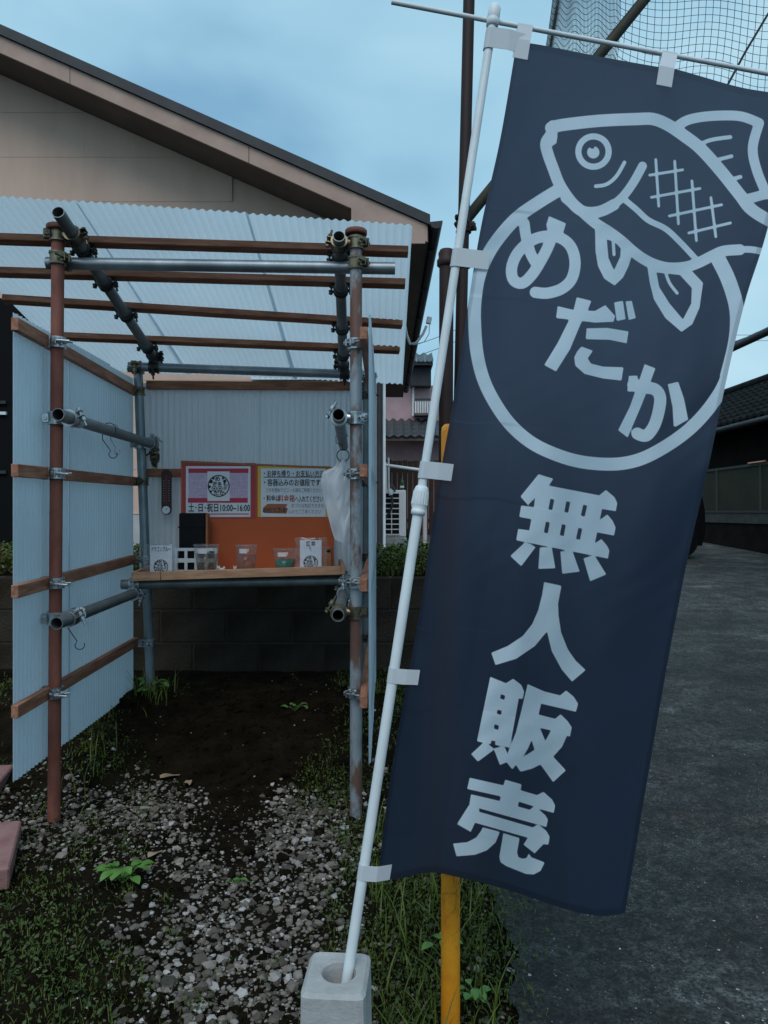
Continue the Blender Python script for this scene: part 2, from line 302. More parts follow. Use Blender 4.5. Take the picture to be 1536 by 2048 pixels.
# ------------------------------------------------------------------ the scaffold stall
stall = thing('market_stall', 'stall of clamped scaffold pipes with frosted corrugated roof and side sheets', 'stall', (-0.7, 3.5, 0.1))
PR = 0.0243
def pipe(name, a, b, m=GALV, ri=0.0215): return MB().pipe(a, b, PR, ri, 22).build(name, m, stall)
def band(mb, p, ax, out, r=PR, w=0.042):
    """half-coupler: ring round the pipe with two lugs, a bolt and a nut, opening towards out"""
    ax = Vector(ax).normalized(); out = Vector(out); out = (out - ax * out.dot(ax)).normalized(); side = ax.cross(out)
    p = Vector(p); mb.pipe(p - ax * w / 2, p + ax * w / 2, r + 0.006, r + 0.0005, 16)
    mb.pipe(p - ax * (w / 2 + 0.004), p - ax * (w / 2 - 0.004), r + 0.0095, r + 0.002, 16); mb.pipe(p + ax * (w / 2 - 0.004), p + ax * (w / 2 + 0.004), r + 0.0095, r + 0.002, 16)
    M = Matrix((out, side, ax)).transposed(); q = p + out * (r + 0.016)
    mb.bbox(q + side * 0.011, (0.026, 0.006, w * 0.86), M, 0.002); mb.bbox(q - side * 0.011, (0.026, 0.006, w * 0.86), M, 0.002)
    mb.cyl(q + out * 0.002 - side * 0.024, q + out * 0.002 + side * 0.052, 0.0048, n=8); mb.cyl(q + out * 0.002 + side * 0.016, q + out * 0.002 + side * 0.030, 0.0115, n=6, smooth=False)
    mb.cyl(q + out * 0.002 - side * 0.024, q + out * 0.002 - side * 0.016, 0.010, n=6, smooth=False)
def coupler(parent, p1, a1, p2, a2, o1, o2, m=ZINC, m2=None):
    mb = MB(); band(mb, p1, a1, o1); band(mb, p2, a2, o2); mid = (Vector(p1) + Vector(p2)) / 2; mb.cyl(mid + (Vector(p1) - mid) * 0.35, mid + (Vector(p2) - mid) * 0.35, 0.021, n=12)
    return mb.build('clamp', m, parent)
FL = (P(116, 462, 2.92), P(108, 1640, 2.92)); FRp = (P(712, 471, 2.95), P(712, 1642, 2.95))
BL = (P(276, 738, 3.97), P(302, 1388, 3.97)); BR = (P(735, 745, 4.12), P(732, 1400, 4.12))
def lerp(ab, z):
    a, b = ab; t = (z - a.z) / (b.z - a.z); return a + (b - a) * t
post_fl = pipe('post', *FL, RUST); post_fr = pipe('post', *FRp, RUSTGALV); post_bl = pipe('post', *BL, GALV); post_br = pipe('post', *BR, GALVD)
tag(post_fl, 'post painted in rust red primer'); tag(post_fr, 'galvanised post with blotches of rust')
for po, (a, b) in ((post_fl, FL), (post_fr, FRp)):     # flange plate on top of the front posts
    MB().lathe(a, [(0, 0.022), (0.040, 0.022), (0.044, 0.018), (0.044, 0.004), (0.040, 0), (0.024, -0.001)], 24).build('flange', RUST, po)
RL = (P(116, 424, 2.78), P(314, 724, 4.02)); RR = (P(678, 472, 2.90), P(687, 742, 4.14))
rafter_l = pipe('rafter', *RL, GALVD); rafter_r = pipe('rafter', *RR, GALVD)
FC = (P(94, 526.5, 2.975), P(790, 537, 3.005)); BC = (P(257, 733, 3.925), P(716, 749, 4.07))
cross_f = pipe('crossbar', *FC); cross_b = pipe('crossbar', *BC)
ML = (P(116, 829, 2.80), P(306, 889, 4.02)); LL = (P(113, 1247, 2.80), P(268, 1187, 3.64)); MR = (P(677, 829, 2.85), P(687, 893, 4.02)); LR = (P(676, 1231, 2.85), P(689, 1176, 4.05))
rail_ml = pipe('side_rail', *ML, GALVD); rail_ll = pipe('side_rail', *LL, GALVD); rail_mr = pipe('side_rail', *MR, GALVD); rail_lr = pipe('side_rail', *LR, GALVD)
SB = (P(243, 1169, 3.66), P(700, 1161, 3.76)); shelf_bar = pipe('shelf_bar', *SB, GALVD)
SB2 = (Vector((-1.27, 3.98, SB[0].z)), Vector((-0.2, 4.08, SB[1].z))); pipe('shelf_bar', *SB2, GALVD)
def near(ab, q):
    a, b = ab; d = b - a; t = max(0, min(1, (q - a).dot(d) / d.length_squared)); return a + d * t
def join(parent, A, B, q, o1=None, o2=None, m=ZINC):
    """coupler where pipe A passes pipe B near q"""
    p = near(A, q); s = near(B, p); p = near(A, s); ax = (A[1] - A[0]); bx = (B[1] - B[0]); d = (s - p)
    coupler(parent, p, ax, s, bx, o1 or ax.cross(d), o2 or bx.cross(d), m)
join(post_fl, FL, FC, FC[0], (1, -0.5, 0), (0, -1, 0.2), BRASSZ); join(post_fr, FRp, FC, FRp[0] - Vector((0, 0, 0.1)), (1, -0.6, 0), (0, -1, 0.2), BRASSZ)
join(post_fl, FL, RL, lerp(FL, FL[0].z - 0.04), (-1, -0.5, 0), (1, -0.3, 0.4), BRASSZ); join(post_fr, FRp, RR, lerp(FRp, FRp[0].z - 0.05), (1, -0.5, 0), (-1, -0.3, 0.3), BRASSZ)
join(post_fl, FL, ML, ML[0] + Vector((0, 0.13, 0)), (-1, -0.3, 0), (1, 0, 0.5)); join(post_fl, FL, LL, LL[0] + Vector((0, 0.13, 0)), (-1, -0.3, 0), (1, 0, 0.5))
join(post_fr, FRp, MR, MR[0] + Vector((0, 0.1, 0)), (1, -0.4, 0), (-1, 0, 0.6)); join(post_fr, FRp, LR, LR[0] + Vector((0, 0.1, 0)), (1, -0.4, 0), (-1, 0, 0.6), BRASSZ)
join(post_bl, BL, BC, BC[0] + Vector((0.05, 0, 0)), (-1, -0.6, 0), (-1, -1, 0), BRASSZ); join(post_bl, BL, ML, ML[1], (-1, -0.6, 0), (0.6, -0.2, 1)); join(rafter_l, RL, BC, RL[1], (1, -0.2, 0.2), (0, -1, -0.5), DARKSTEEL)
join(rafter_r, RR, BC, RR[1], (-1, -0.2, 0.2), (0, -1, -0.5), DARKSTEEL); join(rail_ll, LL, SB, LL[1], (1, -0.3, -0.3), (-0.2, -1, 0.2)); join(rail_lr, LR, SB, SB[1], (1, -0.3, -0.3), (-0.2, -1, 0.2))
join(post_br, BR, BC, BC[1], (1, -0.6, 0), (0, -1, -0.2)); join(post_br, BR, LR, LR[1], (1, -0.6, 0), (-1, 0, 0.3))
mb = MB(); band(mb, ML[1] - (ML[1] - ML[0]).normalized() * 0.03, ML[1] - ML[0], (0.5, 0, -1)); band(mb, ML[1] + Vector((0.01, 0, -0.07)), (1, 0, 0), (0, -0.4, -1), 0.018, 0.03); mb.build('clamp', BRASSZ, rail_ml)
# lashing on the side rails
for rail, ab, t in ((rail_ml, ML, 0.135), (rail_ll, LL, 0.20)):
    c = ab[0].lerp(ab[1], t); ax = (ab[1] - ab[0]).normalized(); a = ax.orthogonal().normalized(); b = ax.cross(a)
    MB().path([c + ax * (0.004 * k / 4) + (a * math.cos(k * 0.42) + b * math.sin(k * 0.42)) * (PR + 0.003) for k in range(46)], 0.0022, 5).build('tie', WHITEP, rail)
# purlins under the roof sheets
def rafter_at(ab, Y, up):
    t = (Y - ab[0].y) / (ab[1].y - ab[0].y); return ab[0] + (ab[1] - ab[0]) * t + Vector((0, 0, up))
sl = (RL[1].z - RL[0].z) / (RL[1].y - RL[0].y); upv = Vector((0, -sl, 1)).normalized()
ends = [(-1.95, 0.100), (-1.95, 0.095), (-1.785, 0.090), (-1.70, 0.083)]
for (yl, yr), (xl, xr) in zip(((3.03, 3.063), (3.27, 3.307), (3.535, 3.657), (3.86, 3.949)), ends):
    a = rafter_at(RL, yl, PR + 0.018); b = rafter_at(RR, yr, PR + 0.018); d = b - a
    pu = MB().beam(a + d * ((xl - a.x) / d.x), a + d * ((xr - a.x) / d.x), 0.045, 0.031, upv).build('purlin', WOODX, stall)
    for ab, q in ((RL, a), (RR, b)):
        p = near(ab, q - upv * 0.04); mb = MB(); ax = ab[1] - ab[0]; band(mb, p, ax, (1, 0, 0.35) if ab is RL else (1, 0, 0.3), w=0.026); band(mb, p, ax, (-1, 0, 0.1), w=0.02)
        mb.build('clamp', DARKSTEEL, pu)
# corrugated sheets
def corrug(o, u, v, nrm, wu, wv, pitch=0.032, amp=0.0045, seg=6, nv=2, skew=0.0, sag=0.0):
    o = Vector(o); u = Vector(u).normalized(); v = Vector(v).normalized(); nrm = Vector(nrm).normalized(); k = max(2, int(wu / pitch * seg)); vs = []
    for j in range(nv + 1):
        for i in range(k + 1):
            s = wu * i / k; t = wv * j / nv
            vs.append(o + u * (s + skew * t) + v * t + nrm * (amp * math.cos(2 * math.pi * s / pitch) + sag * math.sin(math.pi * j / nv)))
    return rawmesh('corrugated', vs, [(j * (k + 1) + i, j * (k + 1) + i + 1, (j + 1) * (k + 1) + i + 1, (j + 1) * (k + 1) + i) for j in range(nv) for i in range(k)], True)
rl0 = rafter_at(RL, 2.815, PR + 0.042); rr0 = rafter_at(RR, 2.905, PR + 0.042); xd = (rr0 - rl0).normalized(); zl = rafter_at(RL, 4.37, PR + 0.042); zr = rafter_at(RR, 4.37, PR + 0.042)
vd = ((zl - rl0) + (zr - rr0)).normalized(); vd = Vector((0.0, vd.y, vd.z)).normalized(); length = (4.37 - 2.86) / vd.y; nr = xd.cross(vd)
o_r = rl0 + xd * ((0.112 - rl0.x) / xd.x)
for i in range(3):
    off = -0.655 - i * 0.643
    link('roof_sheet', corrug(o_r + xd * off + nr * (0.003 * (i % 2)), xd, vd, nr, 0.655, length + 0.012 * i, skew=0.01 * i), SHEET, stall)
def wallsheets(name, x0, y0, x1, y1, zb, zt, w, nrm, m, amp=0.004, pitch=0.032):
    d = Vector((x1 - x0, y1 - y0, 0)); tot = d.length; d.normalize(); s = 0; i = 0
    while s < tot - 0.02:
        ww = min(w, tot - s); link(name, corrug(Vector((x0, y0, zb)) + d * s + Vector(nrm) * (0.0028 * (i % 2)), d, (0, 0, 1), nrm, ww, zt - zb + 0.006 * (i % 2), pitch, amp), m, stall); s += ww - 0.012; i += 1
wallsheets('side_sheet', -1.343, 2.672, -1.362, 4.01, 0.242, 1.943, 0.50, (1, 0, 0), SHEET, 0.006)
wallsheets('side_sheet', -0.052, 2.70, -0.047, 4.10, 0.30, 1.943, 0.655, (-1, 0, 0), SHEET)
wallsheets('back_sheet', -1.335, 4.045, -0.06, 4.165, 0.865, 1.925, 0.655, (0, -1, 0), BACKSHEET, 0.0055, 0.032)
# battens on the side sheets and the back
for z0, z1 in ((1.892, 1.868), (1.369, 1.384), (0.935, 0.968), (0.506, 0.520)):
    bt = MB().beam((-1.319, 2.640, z0), (-1.338, 3.985, z1), 0.026, 0.047).build('batten', WOODY, stall)
    p = lerp(FL, z0 - 0.008); t = (p.y - 2.69) / 1.295; zb = z0 + (z1 - z0) * t
    mb = MB(); band(mb, (p.x, p.y, zb), (0, 0, 1), (0.55, -1, 0), w=0.034); mb.bbox((p.x - 0.029, p.y - 0.032, zb), (0.030, 0.003, 0.050)); mb.bbox((p.x - 0.043, p.y - 0.012, zb), (0.003, 0.045, 0.050)); mb.cyl((p.x + 0.02, p.y - 0.05, zb), (p.x + 0.07, p.y - 0.05, zb - 0.004), 0.005, n=8)
    mb.build('batten_clip', ZINC, bt)
    q = lerp(BL, z1); mb = MB(); band(mb, q, (0, 0, 1), (-0.3, -1, 0), w=0.034); mb.bbox((q.x - 0.025, q.y - 0.03, z1), (0.05, 0.003, 0.04)); mb.build('batten_clip', ZINC if z1 < 1.2 else BRASSZ, bt)
for z0, z1 in ((1.892, 1.868), (1.375, 1.384), (0.945, 0.968), (0.506, 0.520)):
    bt = MB().beam((-0.0765, 2.775, z0), (-0.072, 4.09, z1), 0.030, 0.047).build('batten', WOODY, stall)
    p = lerp(FRp, z0 - 0.004); mb = MB(); band(mb, p, (0, 0, 1), (-0.7, -1, 0), w=0.034)
    if abs(z0 - 0.945) < 0.01: mb.bbox((p.x + 0.002, p.y - 0.034, p.z), (0.05, 0.003, 0.046))
    mb.build('batten_clip', ZINC, bt)
    q = lerp(BR, z1); mb = MB(); band(mb, q, (0, 0, 1), (0.4, -1, 0), w=0.034); mb.build('batten_clip', DARKSTEEL, bt)
for za, zb_ in ((P(295, 771, 4.03).z, P(700, 772, 4.12).z), (P(300, 946, 4.03).z, P(700, 948, 4.12).z)):
    MB().beam((-1.29, 4.02, za), (-0.07, 4.135, zb_), 0.028, 0.045).build('back_batten', WOODX, stall)
# shelf: boards, front rim and side rims
sl0 = Vector((-1.228, 3.600, 0.884)); sr0 = Vector((-0.205, 3.70, 0.908)); dv = (sr0 - sl0); back = Vector((-0.04, 0.41, 0.004))
shelf = MB().prism([sl0 + Vector((0, 0.022, 0.0)), sr0 + Vector((0, 0.022, 0)), sr0 + back, sl0 + back], (0, 0, 0.012)).build('shelf', SHELFW, stall)
mid = sl0.lerp(sr0, 0.135)
MB().beam(sl0 + Vector((0, 0, 0.021)), mid + Vector((-0.001, 0, 0.021)), 0.020, 0.044).build('shelf_rim', SHELFW, shelf); MB().beam(mid + Vector((0.001, 0, 0.021)), sr0 + Vector((-0.010, 0, 0.021)), 0.020, 0.043).build('shelf_rim', SHELFW, shelf)
MB().beam(sl0 + Vector((0.010, 0.012, 0.0235)), sl0 + back + Vector((0.010, 0, 0.0235)), 0.020, 0.045).build('shelf_rim', SHELFW, shelf)
MB().beam(sr0 + Vector((0.002, -0.010, 0.0235)), sr0 + back + Vector((0.002, 0, 0.0235)), 0.020, 0.046).build('shelf_rim', SHELFW, shelf)
def on_shelf(px, d):
    """point on the shelf top below photo column px at distance d"""
    x = (px - 768) / F * d; t = (x - sl0.x) / dv.x; return Vector((x, d, sl0.z + dv.z * t + 0.0125))

# ------------------------------------------------------------------ notice board and posters
b0 = P(362, 921, 3.995); b1 = P(668, 934, 4.095); bu = (b1 - b0); bu.z = 0; blen = bu.length; bu.normalize(); bn = Vector((bu.y, -bu.x, 0))  # bn faces the camera
BT = b0.z; 
def onb(px, py, lift):
    """photo pixel -> point on the board plane, lifted towards the viewer"""
    d = Vector(((px - 768) / F, 1, (1024 - py) / F)); o = Vector((0, 0, CH)); t = (b0 - o).dot(bn) / d.dot(bn); return o + d * t + bn * lift
nb = thing('notice_board', 'orange painted board leaning on the back sheet above the shelf', 'board', onb(515, 1135, 0))
c = [onb(362, 921, 0), onb(668, 934, 0), onb(668, 1138, 0), onb(362, 1142, 0)]
MB().prism(c, -bn * 0.006).build('panel', BOARD, nb)
MB().prism([onb(362, 921, 0.004), onb(668, 934, 0.004), onb(668, 938, 0.004), onb(362, 925, 0.004)], -bn * 0.004).build('top_strip', BROWNP, nb)
for px, py in ((487, 928), (549, 931), (366, 1030), (664, 1030)): MB().lathe(onb(px, py, 0.004), [(0, 0.002), (0.003, 0.002), (0.004, 0)], 8, Matrix((bu, Vector((0, 0, 1)), bn)).transposed()).build('screw', ZINC, nb)
def quad(name, m, par, x0, y0, x1, y1, lift, th=0.0006, sk=0.02):
    q = lambda x, y: onb(x, y + (x - 362) * sk * 0, lift); return MB().prism([q(x0, y0), q(x1, y0), q(x1, y1), q(x0, y1)], -bn * th).build(name, m, par)
def btext(s, x, y, hpx, m, par, lift, bold=0.0, align='LEFT', wpx=None):
    """lettering on the board: x,y photo pixel of the left end / middle, hpx letter height in photo pixels"""
    mpp = 4.0 / F; size = hpx * mpp * 1.08; p0 = onb(x, y, lift); sx = 1.0
    if wpx:
        cu = bpy.data.curves.new('t', 'FONT'); cu.body = s; cu.size = size; to = bpy.data.objects.new('t', cu); COL.objects.link(to); bpy.context.view_layer.update(); w = to.dimensions.x; bpy.data.objects.remove(to); bpy.data.curves.remove(cu)
        sx = wpx * mpp / max(w, 1e-4)
    return text_mesh(s, size, m, lambda a, b: p0 + bu * a + Vector((0, 0, b)), par, bold * size, align, sx=sx)
def disc(name, m, par, cx, cy, ro, ri, onf, lift, n=28, a0=0, a1=2 * math.pi):
    vs = []; 
    for i in range(n + 1):
        a = a0 + (a1 - a0) * i / n; vs.append(onf(cx + ro * math.cos(a), cy - ro * math.sin(a), lift)); vs.append(onf(cx + ri * math.cos(a), cy - ri * math.sin(a), lift))
    return MB().add(vs, [(2 * i, 2 * i + 2, 2 * i + 3, 2 * i + 1) for i in range(n)]).build(name, m, par)
def logo(par, cx, cy, r, onf, lift, u, mpp):
    """ring logo of the shop: brush blots round the rim, characters, two round eyes and a tail"""
    disc('logo_ring', INK, par, cx, cy, r, r * 0.90, onf, lift)
    for a, ra, s in ((150, 0.80, 0.17), (125, 0.84, 0.12), (185, 0.82, 0.13), (215, 0.85, 0.10), (60, 0.80, 0.11), (38, 0.70, 0.16), (20, 0.55, 0.09)):
        disc('logo_blot', INK, par, cx + ra * r * math.cos(R(a)), cy - ra * r * math.sin(R(a)), r * s, 0, onf, lift + 0.0004, 10)
    def tx(s, x, y, h, bold):
        p0 = onf(x, y, lift + 0.0006); size = h * mpp
        text_mesh(s, size, INK, lambda a, b: p0 + u * a + Vector((0, 0, b)), par, bold * size, 'CENTER', 'logo_lettering')
    tx('め', cx - 0.10 * r, cy - 0.62 * r, r * 0.50, 0.03); tx('霧島', cx - 0.12 * r, cy - 0.16 * r, r * 0.40, 0.01); tx('だか', cx + 0.05 * r, cy + 0.66 * r, r * 0.50, 0.03)
    for dx in (-0.40, 0.12):
        disc('logo_eye', INK, par, cx + dx * r, cy + 0.24 * r, r * 0.24, r * 0.18, onf, lift + 0.0008, 16); disc('logo_eye', INK, par, cx + dx * r, cy + 0.24 * r, r * 0.09, 0, onf, lift + 0.0008, 10)
    for k in range(4):
        a = onf(cx + (0.45 + 0.07 * k) * r, cy + 0.34 * r, lift + 0.0008); b = onf(cx + (0.52 + 0.10 * k) * r, cy - 0.10 * r - 0.04 * k * r, lift + 0.0008); d = u * (0.018 * r * mpp)
        MB().add([a - d, a + d, b + d, b - d], [(0, 1, 2, 3)]).build('logo_fin', INK, par)
MPB = 4.02 / F
quad('backing_card', REDCARD, nb, 365, 926, 511, 1037, 0.0012)
p1 = thing('poster', 'laminated opening hours poster with red bands and round fish logo', 'poster', onb(437, 1034, 0.002))
quad('sheet', PAPER, p1, 372, 932.5, 501, 1034, 0.0022)
quad('pattern', PINKP, p1, 377, 946, 496, 997, 0.0030); quad('band', REDINK, p1, 377, 937, 497, 946, 0.0032); quad('band', REDINK, p1, 376, 996, 495.5, 1005.5, 0.0032); quad('rule', REDINK, p1, 376, 1027, 498, 1029, 0.0030)
for i in range(7):
    for sx_ in (385, 462): btext('・・・・・・', sx_, 952 + i * 6.4, 4.5, GREYINK, p1, 0.0036, 0.02, wpx=26)
btext('土･日･祝日10:00~16:00', 376.5, 1016.5, 17, INK, p1, 0.0036, 0.018, wpx=121)
quad('logo_card', PAPER, p1, 415, 943, 459.5, 1002, 0.0042); logo(p1, 437.5, 972, 22, onb, 0.0048, bu, MPB)
p2 = thing('poster', 'yellow edged handwritten notice on taking goods home and paying', 'poster', onb(588, 1034, 0.002))
quad('sheet', YELP, p2, 515.5, 932, 660, 1034, 0.0022); quad('paper', PAPER, p2, 522, 937, 651, 1033.5, 0.0032)
btext('・お持ち帰り・お支払い方法', 524, 948, 13, INK, p2, 0.0042, 0.016, wpx=121); quad('rule', INK, p2, 527, 953.5, 648, 955, 0.0044, 0.0003)
btext('・容器込みのお値段です', 524, 966, 14, INK, p2, 0.0042, 0.016, wpx=113); btext('フタを閉めてビニール袋をご利用ください', 531, 981, 9, GREYINK, p2, 0.0042, 0.008, wpx=112)
btext('・料金は', 524, 997.5, 13, INK, p2, 0.0042, 0.016, wpx=32); btext('料金箱', 556, 998, 14, BROWNINK, p2, 0.0042, 0.014, wpx=33); btext('へ入れてください', 590, 999, 13, INK, p2, 0.0042, 0.016, wpx=56)
MB().prism([onb(528, 1014, 0.0042), onb(535, 1007.5, 0.0042), onb(575, 1008, 0.0042), onb(572, 1014, 0.0042), onb(573, 1027, 0.0042), onb(528, 1026, 0.0042)], -bn * 0.0005).build('drawn_box', BROWNP, p2)
btext('ありがとうございます', 525, 1021, 10, INK, p2, 0.0050, 0.03, wpx=50); btext('おつりは対応できませ', 582, 1012, 8.5, GREYINK, p2, 0.0042, 0.006, wpx=66); btext('んのでご了承ください', 576, 1024, 8.5, GREYINK, p2, 0.0042, 0.006, wpx=66)

# thermometer hanging on the back batten
tp = P(332, 985, 3.98)
th = thing('thermometer', 'brown wall thermometer with round white dial beside the notice board', 'thermometer', P(332, 1029, 3.98))
DKW = mat('dark_brown_plastic', (0.045, 0.018, 0.014), 0.4)
mz = P(332, 948, 3.98).z; bz = P(332, 1020, 3.98).z
prof = [(tp.x + 0.0265 * math.cos(a), 3.985, mz + 0.0265 * math.sin(a)) for a in np.linspace(0, math.pi, 11)] + [(tp.x + 0.0265 * math.cos(a), 3.985, bz + 0.0265 * math.sin(a)) for a in np.linspace(math.pi, 2 * math.pi, 11)]
MB().prism(prof, (0, 0.012, 0)).build('body', DKW, th)
MB().cyl((tp.x, 3.984, bz), (tp.x, 3.979, bz), 0.021, n=24).build('dial', PAPER, th); MB().cyl((tp.x, 3.9785, bz), (tp.x + 0.010, 3.9785, bz + 0.008), 0.0012, n=5).build('needle', INK, th)
MB().cyl((tp.x, 3.983, bz + 0.035), (tp.x, 3.983, mz - 0.005), 0.0022, n=6).build('tube', REDCARD, th)
mb = MB()
for s in (-1, 1):
    for k in range(9): mb.box((tp.x + s * 0.013, 3.9842, bz + 0.05 + k * 0.0135), (0.008, 0.001, 0.004))
mb.build('scale_marks', GREYINK, th)

# ------------------------------------------------------------------ goods on the shelf
CLEAR = mat('clear_plastic', (0.95, 0.97, 0.97), 0.06, trans=1.0, spec=0.5); CLEAR.node_tree.nodes['Principled BSDF'].inputs['IOR'].default_value = 1.12
def film(name, tint, a):
    m = bpy.data.materials.new(name); m.use_nodes = True; t = m.node_tree; t.nodes.clear(); o = t.nodes.new('ShaderNodeOutputMaterial')
    tr = t.nodes.new('ShaderNodeBsdfTransparent'); tr.inputs[0].default_value = (*tint, 1); g = t.nodes.new('ShaderNodeBsdfGlossy'); g.inputs['Roughness'].default_value = 0.12
    d = t.nodes.new('ShaderNodeBsdfDiffuse'); d.inputs[0].default_value = (0.7, 0.74, 0.78, 1); m1 = t.nodes.new('ShaderNodeMixShader'); m1.inputs[0].default_value = 0.5
    m2 = t.nodes.new('ShaderNodeMixShader'); lw = t.nodes.new('ShaderNodeLayerWeight'); lw.inputs[0].default_value = 0.35; ad = t.nodes.new('ShaderNodeMath'); ad.operation = 'MULTIPLY_ADD'; ad.inputs[1].default_value = 0.42; ad.inputs[2].default_value = a; ad.use_clamp = True
    t.links.new(lw.outputs['Facing'], ad.inputs[0]); t.links.new(ad.outputs[0], m2.inputs[0]); t.links.new(g.outputs[0], m1.inputs[1]); t.links.new(d.outputs[0], m1.inputs[2])
    t.links.new(tr.outputs[0], m2.inputs[1]); t.links.new(m1.outputs[0], m2.inputs[2]); t.links.new(m2.outputs[0], o.inputs[0]); MATS[name] = m; return m
FILM = film('thin_clear_film', (0.95, 0.96, 0.98), 0.07); CUPF = film('cup_plastic', (0.96, 0.97, 0.98), 0.06)
WATER = film('cup_water', (0.84, 0.80, 0.74), 0.03); GWATER = mat('green_water', (0.03, 0.17, 0.12), 0.15, c2=(0.05, 0.22, 0.16), nscale=20)
def cup(px, d, hpx, wtop, wbot, label, wm, level, wood=None):
    p = on_shelf(px, d); s = d / F
    if wood: p.z += wood
    t = thing('plastic_cup', label, 'cup', p, 'clear plastic cups of water on the shelf')
    H = hpx * s; rt = wtop * s / 2; rb = wbot * s / 2; lv = lambda z: rb + (rt - rb) * z / H
    MB().lathe(p, [(0, 0.001), (rb, 0.001), (lv(H * .5), H * .5), (rt, H), (rt + 0.003, H + 0.001), (rt + 0.003, H - 0.003)], 28).build('body', CUPF, t)
    hz = H * level; MB().lathe(p, [(0, 0.004), (rb - 0.0015, 0.004), (lv(hz) - 0.0015, hz), (0, hz)], 28).build('water', wm, t)
    a = [R(-90 + q) for q in np.linspace(-32, 14, 7)]; z0, z1 = H * 0.68, H * 0.86
    vs = [(p.x + (lv(z) + 0.0012) * math.cos(q), p.y + (lv(z) + 0.0012) * math.sin(q), p.z + z) for z in (z0, z1) for q in a]
    MB().add(vs, [(i, i + 1, 8 + i, 7 + i) for i in range(6)]).build('sticker', PAPER, t)
    return t
SLICE = mat('wood_slice', (0.16, 0.06, 0.035), 0.8, c2=(0.24, 0.10, 0.06), nscale=12)
def slab(px, d, wpx, label):
    p = on_shelf(px, d); r = wpx * d / F / 2; n = 26
    pr = [(p.x + r * (1 + 0.06 * math.sin(3 * a + px)) * math.cos(a), p.y + r * 0.62 * math.sin(a), p.z) for a in np.linspace(0, 2 * math.pi, n, endpoint=False)]
    MB().prism(pr, (0, 0, 0.012)).build('wood_slice', SLICE, None, label=label, cat='coaster', group='wooden stands under the cups')
slab(414, 3.80, 78, 'dark wood slice under the cup beside the perforated rack'); slab(495, 3.82, 72, 'dark wood slice under the cup in the middle of the shelf')
cup(413, 3.80, 53, 50, 36, 'clear cup of water on wood slice beside the white perforated rack', WATER, 0.66, 0.0125); cup(493, 3.82, 50, 42, 33, 'clear cup of pale water in the middle of the shelf', WATER, 0.60, 0.0125); cup(570, 3.80, 46, 46, 36, 'clear cup of green water beside the bagged card', GWATER, 0.55)
# figurines
FIG = mat('figurine_white', (0.66, 0.62, 0.60), 0.5, c2=(0.5, 0.44, 0.40), nscale=70)
def blobs(name, label, cat, items, m, lift=0.0):
    bm = bmesh.new()
    for c, s in items:
        r = bmesh.ops.create_uvsphere(bm, u_segments=12, v_segments=8, radius=1)
        for v in r['verts']: v.co = Vector((v.co.x * s[0], v.co.y * s[1], v.co.z * s[2])) + Vector(c)
    me = bpy.data.meshes.new(name); bm.to_mesh(me); bm.free(); me.polygons.foreach_set('use_smooth', [True] * len(me.polygons)); return link(name, me, m, None, label=label, cat=cat)
q = on_shelf(443, 3.73); q.z += 0.013
blobs('figurine', 'small white reclining animal figurine on the wood slice', 'figurine', [(q + Vector((0, 0, 0.010)), (0.019, 0.009, 0.010)), (q + Vector((-0.014, -0.003, 0.019)), (0.009, 0.008, 0.008)), (q + Vector((0.013, 0, 0.018)), (0.007, 0.006, 0.009)), (q + Vector((-0.019, -0.003, 0.026)), (0.003, 0.003, 0.005)), (q + Vector((-0.010, -0.003, 0.027)), (0.003, 0.003, 0.005))], FIG)
q = on_shelf(470, 3.72)
blobs('figurine', 'small upright figurine in front of the middle cup', 'figurine', [(q + Vector((0, 0, 0.012)), (0.011, 0.009, 0.013)), (q + Vector((0, -0.002, 0.029)), (0.0085, 0.008, 0.008)), (q + Vector((-0.006, 0, 0.038)), (0.003, 0.003, 0.005)), (q + Vector((0.006, 0, 0.038)), (0.003, 0.003, 0.005)), (q + Vector((-0.010, -0.004, 0.004)), (0.006, 0.007, 0.005)), (q + Vector((0.010, -0.004, 0.004)), (0.006, 0.007, 0.005))], FIG)
# black box standing on the shelf against the board
bx = thing('storage_box', 'black plastic box on the shelf in front of the notice board', 'box', on_shelf(385, 3.95))
zb = on_shelf(385, 3.93).z; x0 = (358 - 768) / F * 3.9; x1 = (411 - 768) / F * 3.9; zt = P(0, 1026, 3.9).z
MB().bbox(((x0 + x1) / 2, 3.93, (zb + zt) / 2), (x1 - x0, 0.07, zt - zb), b=0.006).build('body', BLACKP, bx)
MB().bbox(((x0 + x1) / 2 - 0.001, 3.93, zt - 0.075), (x1 - x0 + 0.006, 0.076, 0.008), b=0.002).build('lid_seam', BLACKP, bx); MB().bbox((x1 + 0.006, 3.925, (zb + zt) / 2), (0.012, 0.05, (zt - zb) * 0.97), b=0.002).build('side_panel', BROWNP, bx)
# white perforated rack behind the cup
rk = thing('perforated_rack', 'white plastic rack with square holes behind the cup on the shelf', 'rack', on_shelf(385, 3.86))
a = P(352, 1096, 3.86); bq = on_shelf(385, 3.86); x0 = a.x; x1 = (432 - 768) / F * 3.86; H = a.z - bq.z; mb = MB()
for k in range(5): mb.bbox((x0 + (x1 - x0) * k / 4, 3.86, bq.z + H / 2), (0.016, 0.006, H), b=0.001)
for k in range(3): mb.bbox(((x0 + x1) / 2, 3.861, bq.z + 0.008 + (H - 0.016) * k / 2), (x1 - x0, 0.005, 0.016 if k != 1 else 0.022), b=0.001)
mb.build('front', WHITEP, rk); MB().box(((x0 + x1) / 2, 3.875, bq.z + H / 2), (x1 - x0, 0.004, H * 0.96)).build('back', BLACKP, rk)
